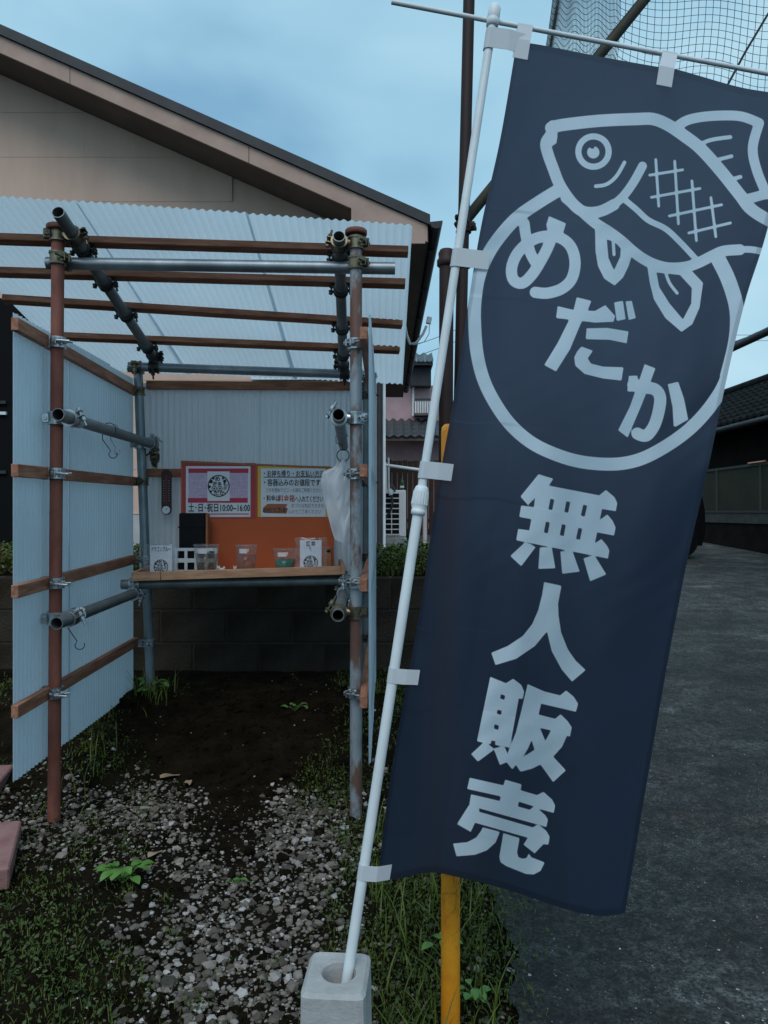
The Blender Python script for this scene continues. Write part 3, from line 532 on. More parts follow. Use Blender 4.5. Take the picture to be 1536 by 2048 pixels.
# coin box
KRAFT = mat('kraft_board', (0.36, 0.13, 0.06), 0.8, c2=(0.42, 0.17, 0.08), nscale=6)
cb = thing('money_box', 'brown cardboard coin box beside the bagged card under the hanging bag', 'box', on_shelf(645, 3.90)); q = on_shelf(645, 3.90)
MB().bbox((q.x, 3.90, q.z + 0.056), (0.10, 0.09, 0.112), b=0.002).build('body', KRAFT, cb); MB().bbox((q.x, 3.90, q.z + 0.114), (0.104, 0.094, 0.006), b=0.002).build('lid', KRAFT, cb); MB().bbox((q.x + 0.035, 3.852, q.z + 0.10), (0.02, 0.004, 0.012), b=0.001).build('latch', BLACKP, cb)
# bagged cards
def bag_card(pxc, pxl, pxr, ytop, ybot, card, d, label, title, bagw):
    p = on_shelf(pxc, d); s = d / F; t = thing('bagged_card', label, 'card', p)
    def onc(x, y, lift): v = P(x, y, d); v.y -= lift; return v
    MB().prism([onc(card[0], card[1], 0), onc(card[2], card[1], 0), onc(card[2], card[3], 0), onc(card[0], card[3], 0)], (0, 0.001, 0)).build('card', PAPER, t)
    pp = onc((card[0] + card[2]) / 2, card[1] + 8, 0.0015); size = 11 * s
    text_mesh(title, size, INK, lambda a, b: pp + Vector((a, 0, b)), t, 0.02 * size, 'CENTER', sx=0.75 if len(title) < 5 else 0.52)
    for k, w in ((0, 24), (1, 30)):
        q = onc((card[0] + card[2]) / 2, card[1] + 17 + 5 * k, 0.0015); text_mesh('・・・・・・', 5 * s, GREYINK, lambda a, b, q=q: q + Vector((a, 0, b)), t, 0, 'CENTER', sx=0.9)
    logo(t, (card[0] + card[2]) / 2, card[3] - 12.5, 14.5, onc, 0.0015, Vector((1, 0, 0)), s)
    # crinkled clear bag around the card
    nu, nv = 18, 22; vs = []; x0 = P(pxl, 0, d).x; x1 = P(pxr, 0, d).x; z1 = P(0, ytop, d).z; z0 = p.z + 0.001
    for side in (-1, 1):
        for j in range(nv + 1):
            for i in range(nu + 1):
                u = i / nu; v_ = j / nv; w = (0.030 * math.sin(math.pi * u) ** 0.6 * (1 - v_) ** 0.5 + 0.003) * (1 if side > 0 else 0.62)
                k = 0.006 * mnoise.noise((u * 6, v_ * 7, side * 3 + pxc)) * math.sin(math.pi * u)
                vs.append((x0 + (x1 - x0) * u + 0.012 * mnoise.noise((v_ * 5, side, pxc * 0.1)) * (1 if u < .5 else -1), d + 0.004 + side * w + k, z0 + (z1 - z0) * v_ * (1 + 0.03 * mnoise.noise((u * 7, pxc, 0)))))
    M = (nu + 1) * (nv + 1); fs = [(s_ * M + j * (nu + 1) + i, s_ * M + j * (nu + 1) + i + 1, s_ * M + (j + 1) * (nu + 1) + i + 1, s_ * M + (j + 1) * (nu + 1) + i) for s_ in (0, 1) for j in range(nv) for i in range(nu)]
    link('clear_bag', rawmesh('clear_bag', vs, fs, True), FILM, t); return t
bag_card(322, 287, 356, 1088, 1146, (300, 1091, 344, 1146), 3.66, 'bagged price card with fish logo at the thermometer end of shelf', 'ドラゴンブルー', 0)
bag_card(622, 590, 654, 1075, 1140, (600, 1080, 643, 1138), 3.70, 'bagged price card with fish logo beside the coin box', '紅 帥', 0)

# ------------------------------------------------------------------ hooks and the hanging carrier bag
def s_hook(top, h, r, label, turn=0.0, m=DARKSTEEL, rod=0.0021):
    pts = [Vector((math.cos(a) * r, 0, math.sin(a) * r)) for a in np.linspace(R(-60), R(180), 14)] + [Vector((-r, 0, -h * 0.35)), Vector((r * 0.2, 0, -h * 0.75))] + [Vector((r * 0.55 + math.cos(a) * r * 0.62, 0, -h * 0.86 + math.sin(a) * r * 0.62)) for a in np.linspace(R(180), R(385), 12)]
    M = Matrix.Rotation(turn, 3, 'Z'); return MB().path([Vector(top) + M @ p for p in pts], rod, 6).build('s_hook', m, None, label=label, cat='hook', group='wire hooks on the scaffold rails')
def on_pipe(ab, t): return ab[0].lerp(ab[1], t)
h1 = on_pipe(ML, 0.45); s_hook(h1 + Vector((0, 0, 0.006)), 0.13, 0.029, 'black wire hook over the empty side rail, lower of a pair', R(25)); h2 = on_pipe(ML, 0.51); s_hook(h2 + Vector((0, 0, 0.006)), 0.105, 0.029, 'bright wire hook beside a black one on the side rail', R(70), ZINC)
h3 = on_pipe(LL, 0.20); s_hook(h3 + Vector((0, 0, 0.004)), 0.14, 0.029, 'thin black hook on the low rail below the side sheet batten', R(15), DARKSTEEL, 0.0019)
h4 = on_pipe(MR, 0.62)
ring = MB(); rc = P(686, 911, 3.62); ring.path([rc + Vector((0.030 * math.cos(a), 0, 0.030 * math.sin(a))) for a in np.linspace(0, 2 * math.pi, 24, endpoint=False)], 0.0026, 6, closed=True)
hk = thing('ring_hook', 'dark ring hook holding the white carrier bags under the rail', 'hook', rc); ring.build('ring', DARKSTEEL, hk)
MB().path([h4 + Vector((PR + 0.004, 0, 0)), h4 + Vector((0.02, 0, 0.022)), h4 + Vector((-0.01, 0, 0.029)), h4 + Vector((-0.029, 0, 0.004)), h4 + Vector((-0.028, 0, -0.03)), rc + Vector((-0.004, 0, 0.05)), rc + Vector((0, 0.0, 0.031))], 0.0018, 6).build('wire', DARKSTEEL, hk)
# carrier bags: folded white film
BAGM = translucent('carrier_bag_film', (0.90, 0.90, 0.93), (0.86, 0.88, 0.92), 0.35, 0.3)
d0 = 3.62; OUT = [(0.00, 682, 690), (0.06, 677, 696), (0.14, 669, 704), (0.23, 645, 716), (0.30, 642, 720), (0.50, 650, 720), (0.72, 658, 718), (0.90, 666, 716), (1.0, 672, 710)]
def bagedge(t):
    for (a, l0, r0), (b, l1, r1) in zip(OUT, OUT[1:]):
        if t <= b: k = (t - a) / (b - a); return l0 + (l1 - l0) * k, r0 + (r1 - r0) * k
    return OUT[-1][1:]
cbag = thing('carrier_bag', 'bunch of white plastic carrier bags hanging from the ring hook', 'bag', P(688, 1090, d0))
for layer in range(3):
    nu, nv = 20, 34; vs = []
    for j in range(nv + 1):
        t = j / nv; l, r_ = bagedge(t)
        for i in range(nu + 1):
            u = i / nu; y = 916 + t * (174 - 22 * layer) * (1 - 0.10 * abs(u - 0.65)); x = l + (r_ - l) * u + (layer - 1) * 2.5 * t
            z = d0 + layer * 0.006 - 0.028 * math.sin(math.pi * u) * min(1, t * 2.2) + 0.030 * mnoise.noise((u * 2.6 + t * 1.2, t * 2.2, layer * 4.1)) * min(1, t * 3) + 0.012 * mnoise.noise((u * 7 + t * 4, t * 5, layer * 2.1)) * min(1, t * 4) - 0.006 * math.cos(u * 17) * math.exp(-t * 6)
            vs.append(P(x, y, z))
    link('bag_layer', rawmesh('bag_layer', vs, [(j * (nu + 1) + i, j * (nu + 1) + i + 1, (j + 1) * (nu + 1) + i + 1, (j + 1) * (nu + 1) + i) for j in range(nv) for i in range(nu)], True), BAGM, cbag)
MB().lathe(rc + Vector((0, 0, -0.034)), [(0.006, 0.012), (0.010, 0.004), (0.007, -0.008), (0.012, -0.018)], 10).build('knot', BAGM, cbag)

# ------------------------------------------------------------------ banner flag: cloth with its print
def resample(pts, n):
    p = np.array(pts, float); d = np.r_[0, np.cumsum(np.hypot(*np.diff(p, axis=0).T))]; 
    # smooth (Catmull-Rom) then arclength sampling
    q = []; m = len(p)
    for i in range(m - 1):
        p0, p1, p2, p3 = p[max(i - 1, 0)], p[i], p[i + 1], p[min(i + 2, m - 1)]
        for t in np.linspace(0, 1, 24, endpoint=False): q.append(0.5 * ((2 * p1) + (-p0 + p2) * t + (2 * p0 - 5 * p1 + 4 * p2 - p3) * t * t + (-p0 + 3 * p1 - 3 * p2 + p3) * t ** 3))
    q.append(p[-1]); q = np.array(q); s = np.r_[0, np.cumsum(np.hypot(*np.diff(q, axis=0).T))]; t = np.linspace(0, s[-1], n)
    return np.c_[np.interp(t, s, q[:, 0]), np.interp(t, s, q[:, 1])]
NU, NV = 200, 580
Lf = resample([(1032, 92), (1000, 280), (957, 480), (908, 793), (872, 995), (843, 1200), (808, 1395), (780, 1560), (757, 1742)], NV + 1)
Rt = resample([(1596, 193), (1536, 454), (1490, 603), (1451, 768), (1417, 934), (1381, 1091), (1359, 1200), (1329, 1359), (1280, 1646), (1250, 1826)], NV + 1)
Tp = resample([(1032, 92), (1063, 87), (1199, 113), (1312, 133), (1354, 139), (1470, 172), (1536, 184), (1596, 193)], NU + 1)
Bt = resample([(757, 1742), (785, 1759), (856, 1745), (919, 1755), (1012, 1779), (1130, 1818), (1200, 1832), (1250, 1826)], NU + 1)
U = np.linspace(0, 1, NU + 1)[None, :, None]; V = np.linspace(0, 1, NV + 1)[:, None, None]
G = (1 - U) * Lf[:, None] + U * Rt[:, None] + (1 - V) * Tp[None] + V * Bt[None] - ((1 - U) * (1 - V) * Tp[0] + U * (1 - V) * Tp[-1] + (1 - U) * V * Bt[0] + U * V * Bt[-1])
px, py = G[..., 0], G[..., 1]; u = U[..., 0] + 0 * V[..., 0]; w = V[..., 0] + 0 * U[..., 0]
def ypole(y): return 1.50 + 0.10 * (1960 - y) / 1948
dep = ypole(py) - 0.004 + 0.03 * u * (1 - w)
dep += np.minimum(1, u * 4) * (0.020 + 0.032 * w ** 0.8) * (np.sin(u * 9.2 + 0.6 + 1.1 * w) - 0.56) + 0.010 * np.sin(w * 7 + u * 3) * u
for ty in (0.0, 0.255, 0.505, 0.745, 1.0):   # soft diagonal creases fanning from the tabs
    a = (w - ty); dep += 0.006 * np.exp(-u * 5) * np.cos(np.clip(a * 26 / (0.25 + u), -3.1, 3.1)) * (np.abs(a) < 0.2)
dep += 0.016 * np.exp(-((px - 1050) * 0.80 + (py - 240) * 0.42) ** 2 / 900.0) * np.exp(-w * 3) + 0.006 * np.exp(-((px - 1345) - (py - 150) * 0.12) ** 2 / 500.0) * np.exp(-w * 6)
fu = u * 0.6; fv = w * 1.8      # small wrinkles, metres along the cloth
dep += 0.0028 * np.sin(31 * fu + 17 * fv + 1.3 * np.sin(9 * fv)) * (0.4 + u) + 0.0019 * np.sin(-47 * fu + 23 * fv + 2.0 * np.sin(13 * fu + 5 * fv)) + 0.0007 * np.sin(83 * fu + 61 * fv + 3 * np.sin(17 * fv))
dep += 0.017 * np.sin(15 * fu - 6 * fv + 0.8) * np.sin(2.2 * fv + 0.4) * np.minimum(1, u * 5)
dep += 0.0025 * np.exp(-u * 40) * np.sin(fv * 70) * (np.sin(fv * 14) > -0.2)   # puckered hem
vx = (px - 768) / F * dep; vz = CH + (1024 - py) / F * dep
verts = np.stack([vx, dep, vz], -1).reshape(-1, 3)
idx = np.arange((NU + 1) * (NV + 1)).reshape(NV + 1, NU + 1)
faces = np.stack([idx[:-1, :-1], idx[1:, :-1], idx[1:, 1:], idx[:-1, 1:]], -1).reshape(-1, 4)
pts = np.stack([px.ravel(), py.ravel()], -1)
SD = np.full(len(pts), 30.0)
def seg_d(p, a, b):
    ab = b - a; t = np.clip(((p - a) @ ab) / max(ab @ ab, 1e-9), 0, 1); return np.hypot(*(p - a - t[:, None] * ab).T)
def poly_sd(p, poly):
    d = np.full(len(p), 1e9); ins = np.zeros(len(p), bool); n = len(poly)
    for i in range(n):
        a, b = poly[i], poly[(i + 1) % n]; d = np.minimum(d, seg_d(p, a, b))
        c = (a[1] > p[:, 1]) != (b[1] > p[:, 1]); xi = (b[0] - a[0]) * (p[:, 1] - a[1]) / ((b[1] - a[1]) or 1e-9) + a[0]; ins ^= c & (p[:, 0] < xi)
    return np.where(ins, -d, d)
def near_idx(q, m=24): lo = q.min(0) - m; hi = q.max(0) + m; return np.where((pts >= lo).all(1) & (pts <= hi).all(1))[0]
REG = {1: (2.032, 780, 0), 2: (2.415, 900, 400), 3: (2.954, 880, 940), 4: (2.56, 700, 1400)}
def tp_(r, q): s, ox, oy = REG[r]; return np.array([(ox + x / s, oy + y / s) for x, y in q], float)
def poly(r, q, holes=(), pxs=None):
    q = tp_(r, q) if pxs is None else pxs; k = near_idx(q); d = poly_sd(pts[k], q)
    for h in holes: d = np.maximum(d, -poly_sd(pts[k], tp_(r, h)))
    SD[k] = np.minimum(SD[k], d)
def stroke(r, q, wd, cut=False, curve=True):
    s = REG[r][0]; q = tp_(r, q)
    if curve and len(q) > 2: q = resample(q, len(q) * 5)
    k = near_idx(q, 24 + wd / s); d = np.full(len(k), 1e9)
    for a, b in zip(q[:-1], q[1:]): d = np.minimum(d, seg_d(pts[k], a, b))
    d -= wd / s / 2; SD[k] = np.maximum(SD[k], -d) if cut else np.minimum(SD[k], d)
# the fish
stroke(1, [(655, 520), (700, 508), (850, 491), (1000, 484), (1070, 484), (1130, 508), (1190, 548), (1260, 602), (1340, 690), (1420, 790), (1470, 852), (1560, 905), (1640, 930)], 50)
stroke(1, [(662, 512), (655, 545), (634, 580), (640, 620), (665, 690), (690, 752), (730, 812), (770, 852), (810, 864), (860, 857), (910, 832)], 46)
stroke(1, [(860, 857), (910, 830), (950, 795), (990, 740), (1026, 675)], 36); poly(1, [(650, 560), (682, 545), (676, 582), (650, 600)])
k = near_idx(tp_(1, [(750, 540), (900, 695)])); c = tp_(1, [(827, 616), (826, 619), (822, 596)]); dd = [np.hypot(*(pts[k] - q).T) * 2.032 for q in c]
SD[k] = np.minimum(SD[k], np.minimum(np.maximum(dd[0] - 74, 49 - dd[0]), np.maximum(dd[1] - 25, 9 - dd[2])) / 2.032)
stroke(1, [(836, 757), (880, 749), (920, 716), (953, 660)], 15)
for a in ([(1080, 648), (1092, 838)], [(1157, 655), (1172, 910)], [(1227, 735), (1245, 978)], [(1304, 803), (1324, 962)], [(1055, 712), (1190, 690)], [(1062, 802), (1260, 766)], [(1135, 878), (1348, 832)], [(1214, 947), (1384, 906)]): stroke(1, a, 11)
stroke(1, [(1160, 520), (1210, 488), (1300, 472), (1420, 472), (1500, 500)], 40); stroke(1, [(1500, 500), (1474, 600), (1490, 690), (1530, 790)], 40)
for a, wd in (([(1240, 597), (1300, 570), (1383, 557)], 16), ([(1320, 652), (1388, 635)], 15), ([(1398, 726), (1424, 719)], 16)): stroke(1, a, wd)
stroke(1, [(1440, 812), (1536, 785), (1640, 740)], 40)
stroke(1, [(945, 805), (1000, 850), (1050, 895), (1120, 930), (1180, 985), (1245, 1055)], 24)
stroke(2, [(560, -10), (620, 40), (700, 110), (770, 155), (830, 200), (880, 245), (930, 282), (990, 312), (1060, 328), (1140, 323), (1200, 303), (1260, 273), (1320, 247), (1400, 240)], 52); stroke(2, [(1380, 240), (1460, 240), (1560, 262)], 32)
poly(2, [(700, 120), (703, 250), (715, 320), (745, 380), (795, 413), (835, 375), (862, 320), (880, 262), (830, 190), (760, 140)], [[(757, 190), (800, 205), (825, 235), (822, 275), (792, 340), (765, 280)]]); stroke(2, [(788, 195), (792, 264)], 15)
poly(2, [(950, 300), (965, 400), (985, 480), (1040, 570), (1118, 637), (1170, 600), (1205, 520), (1222, 400), (1170, 345), (1100, 320)], [[(997, 350), (1110, 362), (1168, 425), (1165, 500), (1125, 577), (1060, 500), (1010, 420)]]); stroke(2, [(1040, 345), (1060, 400), (1097, 450)], 15)
# the big ring
stroke(2, [(520, -45), (430, 10), (330, 80), (250, 165), (185, 260), (140, 370), (120, 500), (120, 620), (132, 750), (163, 870), (217, 980), (292, 1085), (390, 1170), (500, 1225), (620, 1262), (750, 1276), (860, 1268), (960, 1235), (1080, 1165), (1180, 1085), (1270, 980), (1332, 870), (1368, 720)], 62)
stroke(2, [(1290, 275), (1342, 380), (1380, 500), (1388, 600), (1375, 710), (1340, 850)], 72)
# me da ka
stroke(2, [(358, 112), (368, 180), (390, 260), (425, 320)], 52); poly(2, [(478, 78), (560, 113), (540, 180), (480, 190), (465, 120)])
stroke(2, [(505, 130), (478, 215), (435, 300), (392, 365), (348, 402), (306, 385), (298, 325), (328, 255), (390, 198), (460, 175), (530, 182), (583, 225), (604, 300), (588, 380), (540, 428), (470, 450), (412, 446)], 54)
poly(2, [(520, 513), (600, 532), (700, 536), (750, 508), (797, 560), (790, 588), (700, 592), (512, 570)]); poly(2, [(612, 470), (683, 487), (660, 545), (630, 600), (580, 720), (512, 828), (455, 797), (520, 690), (570, 590), (597, 530)])
poly(2, [(793, 495), (835, 487), (848, 575), (805, 585)]); poly(2, [(848, 490), (878, 487), (897, 570), (863, 580)]); poly(2, [(660, 620), (760, 618), (862, 635), (853, 692), (770, 675), (655, 672)])
poly(2, [(635, 708), (690, 728), (665, 765), (680, 790), (740, 805), (838, 808), (828, 872), (740, 862), (650, 840), (605, 800), (600, 760), (615, 730)])
stroke(2, [(885, 893), (940, 905), (990, 915), (1014, 950), (1010, 1010), (988, 1085), (955, 1133), (930, 1138), (905, 1128)], 58); poly(2, [(940, 793), (992, 813), (960, 900), (925, 990), (858, 1147), (812, 1112), (868, 1000), (900, 910)]); poly(2, [(864, 850), (905, 848), (915, 925), (856, 925)])
poly(2, [(1052, 890), (1102, 878), (1130, 960), (1150, 1060), (1090, 1095), (1080, 1092), (1075, 1000)])
# mu nin han bai
poly(3, [(582, 25), (670, 52), (640, 95), (560, 165), (520, 207), (475, 157)])
poly(3, [(630, 90), (940, 150), (980, 118), (1030, 160), (1047, 195), (1038, 243), (957, 230), (943, 297), (988, 262), (1020, 300), (1037, 340), (1028, 387), (928, 368), (914, 435), (953, 408), (985, 445), (1000, 475), (992, 523), (450, 415), (462, 348), (527, 357), (540, 290), (468, 277), (480, 210), (555, 220), (562, 160)],
     [[(652, 170), (676, 174), (663, 237), (640, 233)], [(746, 185), (770, 189), (757, 253), (734, 249)], [(846, 205), (870, 209), (855, 275), (831, 271)], [(625, 305), (649, 309), (637, 374), (613, 370)], [(720, 320), (744, 324), (731, 390), (707, 386)], [(817, 342), (841, 346), (827, 412), (803, 408)]])
for q in ([(505, 425), (565, 455), (480, 568), (415, 508)], [(590, 458), (660, 455), (681, 580), (581, 584)], [(711, 482), (780, 473), (825, 600), (722, 613)], [(847, 522), (912, 503), (982, 617), (887, 657)]): poly(3, q)
poly(3, [(615, 662), (717, 684), (697, 790), (700, 860), (715, 960), (755, 1060), (800, 1125), (860, 1182), (780, 1250), (720, 1180), (660, 1070), (632, 953), (560, 1040), (450, 1115), (328, 1152), (303, 1080), (400, 1040), (490, 980), (545, 910), (580, 830), (603, 740)])
poly(3, [(297, 1222), (390, 1260), (432, 1233), (480, 1270), (497, 1310), (487, 1352), (465, 1350), (412, 1640), (218, 1603)], [[(360, 1325), (386, 1332), (380, 1358), (354, 1350)], [(340, 1416), (366, 1422), (360, 1447), (334, 1440)], [(322, 1502), (349, 1510), (344, 1536), (317, 1528)], [(304, 1598), (328, 1602), (320, 1640), (296, 1634)]])
poly(4, [(690, 212), (740, 252), (655, 315), (620, 277)]); poly(4, [(735, 248), (790, 236), (838, 352), (828, 352), (802, 318), (768, 333)])
q = np.r_[tp_(3, [(518, 1265), (615, 1308), (710, 1332), (745, 1302), (790, 1340), (815, 1380), (803, 1428), (597, 1380), (582, 1445), (680, 1470), (712, 1443), (755, 1485), (778, 1520), (768, 1575), (750, 1570)]), tp_(4, [(1085, 240), (1040, 290), (1105, 360), (1040, 420), (975, 330), (930, 352), (873, 367), (850, 332), (835, 350), (806, 275), (850, 165), (876, 60)])]
k = near_idx(q); d = poly_sd(pts[k], q)
for h in ([(972, 143), (1030, 155), (1000, 210)], [(930, 205), (945, 255), (882, 295), (910, 250)]): d = np.maximum(d, -poly_sd(pts[k], tp_(4, h)))
SD[k] = np.minimum(SD[k], d)
poly(4, [(613, 398), (785, 437), (795, 408), (878, 432), (873, 462), (958, 487), (990, 470), (1035, 510), (1050, 540), (1043, 578), (960, 555), (1000, 590), (1013, 612), (1005, 650), (960, 637), (610, 540), (620, 483), (767, 517), (772, 493), (600, 455)], [[(865, 520), (943, 545), (920, 562), (858, 545)]])
poly(4, [(608, 540), (662, 555), (660, 572), (935, 652), (965, 638), (1005, 670), (1022, 700), (1015, 740), (990, 738), (945, 785), (888, 740), (912, 705), (640, 628), (618, 675), (548, 635)])
poly(4, [(680, 652), (767, 675), (745, 730), (700, 770), (640, 792), (545, 800), (528, 735), (600, 728), (645, 705), (670, 672)])
poly(4, [(785, 682), (868, 707), (855, 780), (862, 805), (885, 813), (905, 808), (915, 785), (928, 805), (997, 832), (975, 875), (940, 893), (900, 890), (800, 850), (770, 830), (765, 800)])

def cloth_mat():
    m = bpy.data.materials.new('banner_cloth'); m.use_nodes = True; t = m.node_tree; t.nodes.clear(); N = t.nodes.new; Lk = t.links.new
    o = N('ShaderNodeOutputMaterial'); at = N('ShaderNodeAttribute'); at.attribute_name = 'print'; mr = N('ShaderNodeMapRange'); mr.inputs['From Min'].default_value = 0.6; mr.inputs['From Max'].default_value = -0.6; Lk(at.outputs['Fac'], mr.inputs['Value'])
    tc = N('ShaderNodeTexCoord'); n = N('ShaderNodeTexNoise'); n.inputs['Scale'].default_value = 900; n.inputs['Detail'].default_value = 2; Lk(tc.outputs['Object'], n.inputs['Vector'])
    r = N('ShaderNodeMapRange'); r.inputs['To Min'].default_value = 0.80; r.inputs['To Max'].default_value = 1.2; Lk(n.outputs['Fac'], r.inputs['Value'])
    hm = N('ShaderNodeAttribute'); hm.attribute_name = 'hem'; hf = N('ShaderNodeMath'); hf.operation = 'MULTIPLY_ADD'; hf.inputs[1].default_value = -0.28; hf.inputs[2].default_value = 1.0; Lk(hm.outputs['Fac'], hf.inputs[0]); rm = N('ShaderNodeMath'); rm.operation = 'MULTIPLY'; Lk(r.outputs[0], rm.inputs[0]); Lk(hf.outputs[0], rm.inputs[1])
    def two(a, b):
        x = N('ShaderNodeMixRGB'); x.inputs['Color1'].default_value = (*a, 1); x.inputs['Color2'].default_value = (*b, 1); Lk(mr.outputs[0], x.inputs['Fac'])
        y = N('ShaderNodeVectorMath'); y.operation = 'SCALE'; Lk(x.outputs[0], y.inputs[0]); Lk(rm.outputs[0], y.inputs['Scale']); return y.outputs[0]
    d = N('ShaderNodeBsdfDiffuse'); Lk(two((0.020, 0.029, 0.050), (0.70, 0.82, 0.92)), d.inputs['Color']); tr = N('ShaderNodeBsdfTranslucent'); Lk(two((0.072, 0.100, 0.165), (0.92, 0.96, 0.96)), tr.inputs['Color'])
    mx = N('ShaderNodeMixShader'); mx.inputs[0].default_value = 0.45; Lk(d.outputs[0], mx.inputs[1]); Lk(tr.outputs[0], mx.inputs[2])
    tp = N('ShaderNodeBsdfRefraction'); tp.inputs['IOR'].default_value = 1.35; tp.inputs['Roughness'].default_value = 0.9; tp.inputs['Color'].default_value = (0.8, 0.8, 0.95, 1); m3 = N('ShaderNodeMixShader'); m3.inputs[0].default_value = 0.085; Lk(mx.outputs[0], m3.inputs[1]); Lk(tp.outputs[0], m3.inputs[2])
    bw_ = N('ShaderNodeBump'); bw_.inputs['Strength'].default_value = 0.15; bw_.inputs['Distance'].default_value = 0.001; Lk(n.outputs['Fac'], bw_.inputs['Height']); Lk(bw_.outputs[0], d.inputs['Normal'])
    Lk(m3.outputs[0], o.inputs['Surface']); return m
pb = P(692, 1972, 1.495); pt = P(990, 14, 1.60); pax = (pt - pb).normalized()
banner = thing('banner_flag', 'tall navy shop banner with white fish and Japanese lettering on white pole', 'banner', pb)
me = rawmesh('cloth', verts, faces, True); at = me.attributes.new('print', 'FLOAT', 'POINT'); at.data.foreach_set('value', SD.astype(np.float32)); ah = me.attributes.new('hem', 'FLOAT', 'POINT'); ah.data.foreach_set('value', ((u < 0.018) | (u > 0.982) | (w < 0.007) | (w > 0.992)).astype(np.float32).ravel())
cloth = link('cloth', me, cloth_mat(), banner)
def cloth_y(x, y): k = np.argmin((pts[:, 0] - x) ** 2 + (pts[:, 1] - y) ** 2); return float(verts[k, 1])
def on_pole(y): return pb + (pt - pb) * ((1972 - y) / 1958.0)
jn = on_pole(1035)
MB().cyl(pb - pax * 0.10, jn, 0.0108, n=20).build('pole', WHITEP, banner); MB().cyl(jn, pt, 0.0092, n=20).build('pole', WHITEP, banner)
col = MB().lathe(jn, [(0.0115, -0.030), (0.0150, -0.029), (0.0150, -0.019), (0.0135, -0.018), (0.0165, -0.012), (0.0150, 0.024), (0.0125, 0.030), (0.0095, 0.032)], 24, pax.to_track_quat('Z', 'Y').to_matrix()).build('collar', WHITEP, banner)
Mq = pax.to_track_quat('Z', 'Y').to_matrix(); mb = MB()
for k in range(18): a = 2 * math.pi * k / 18; mb.cyl(jn + Mq @ Vector((0.0166 * math.cos(a), 0.0166 * math.sin(a), -0.008)), jn + Mq @ Vector((0.0153 * math.cos(a), 0.0153 * math.sin(a), 0.020)), 0.0012, n=5)
mb.build('rib', WHITEP, col)
MB().lathe(pt, [(0.0096, -0.045), (0.0128, -0.044), (0.0135, -0.030), (0.0125, -0.028), (0.0135, -0.026), (0.0132, -0.004), (0.010, 0.003), (0, 0.004)], 20, Mq).build('cap', WHITEP, banner)
MB().cyl(P(783, 4, 1.60), P(1640, 167, 1.645), 0.0052, n=12).build('crossbar', WHITEP, banner)
def tab(y, x1, hpx):
    """tape loop round the pole ending in a strip sewn to the cloth"""
    p = on_pole(y); d = p.y; hh = hpx * d / F / 2; sd = Vector((1, 0, -0.10)).normalized(); up = pax; r = 0.0118; s = []
    L_ = (x1 - (768 + p.x * F / d)) * d / F
    for a in np.linspace(R(-100), R(-360 + 40), 18): s.append(p + sd * (r * math.cos(a)) + Vector((0, r * math.sin(a), 0)) * 1.0)
    for a in np.linspace(R(-320), R(-450), 1): pass
    front = [p + sd * (r * math.cos(R(-100))) + Vector((0, -r, 0)), p + sd * 0.012 + Vector((0, -r * 0.9, 0)), p + sd * (L_ * 0.5) + Vector((0, -0.0095, 0)), Vector((p.x, 0, p.z)) + sd * L_ + Vector((0, cloth_y(x1 - 4, y + 4) - 0.0025, 0))]
    loop = front[::-1] + s[1:]
    vs = [q + up * k for q in loop for k in (-hh, hh)]
    o = MB().add(vs, [(2 * i, 2 * i + 2, 2 * i + 3, 2 * i + 1) for i in range(len(loop) - 1)], False).build('tab', TABM, banner); md = o.modifiers.new('thick', 'SOLIDIFY'); md.thickness = 0.0008; return o
for y, x1, h in ((85, 1052, 42), (543, 978, 37), (973, 905, 34), (1378, 838, 30), (1755, 782, 30)): tab(y, x1, h)
for x, wpx in ((1050, 30), (1338, 30)):   # loops over the crossbar
    yb = 4 + (x - 783) * 163 / 857; d = 1.60 + 0.045 * (x - 783) / 857; c = P(x, yb, d); lv = Vector((1, 0, -0.19)).normalized(); dn = Vector((-0.16, 0, -1)).normalized(); hw = wpx * d / F / 2; r = 0.0066
    cy = min(cloth_y(x + a_, yb + b_) for a_ in (-20, -5, 12) for b_ in (35, 50, 62)) - 0.002; e_ = P(x - 10, yb + 62, cy - 0.003); f_ = P(x - 4, yb + 24, min(cy, c.y - 0.008)); prof = [e_, f_] + [c + dn * (r * math.sin(a)) + Vector((0, r * math.cos(a), 0)) for a in np.linspace(R(180), R(360), 9)] + [c + dn * 0.045 + Vector((0, 0.002, 0))]
    o = MB().add([q + lv * k for q in prof for k in (-hw, hw)], [(2 * i, 2 * i + 2, 2 * i + 3, 2 * i + 1) for i in range(len(prof) - 1)], False).build('tab', TABM, banner); md = o.modifiers.new('thick', 'SOLIDIFY'); md.thickness = 0.0008
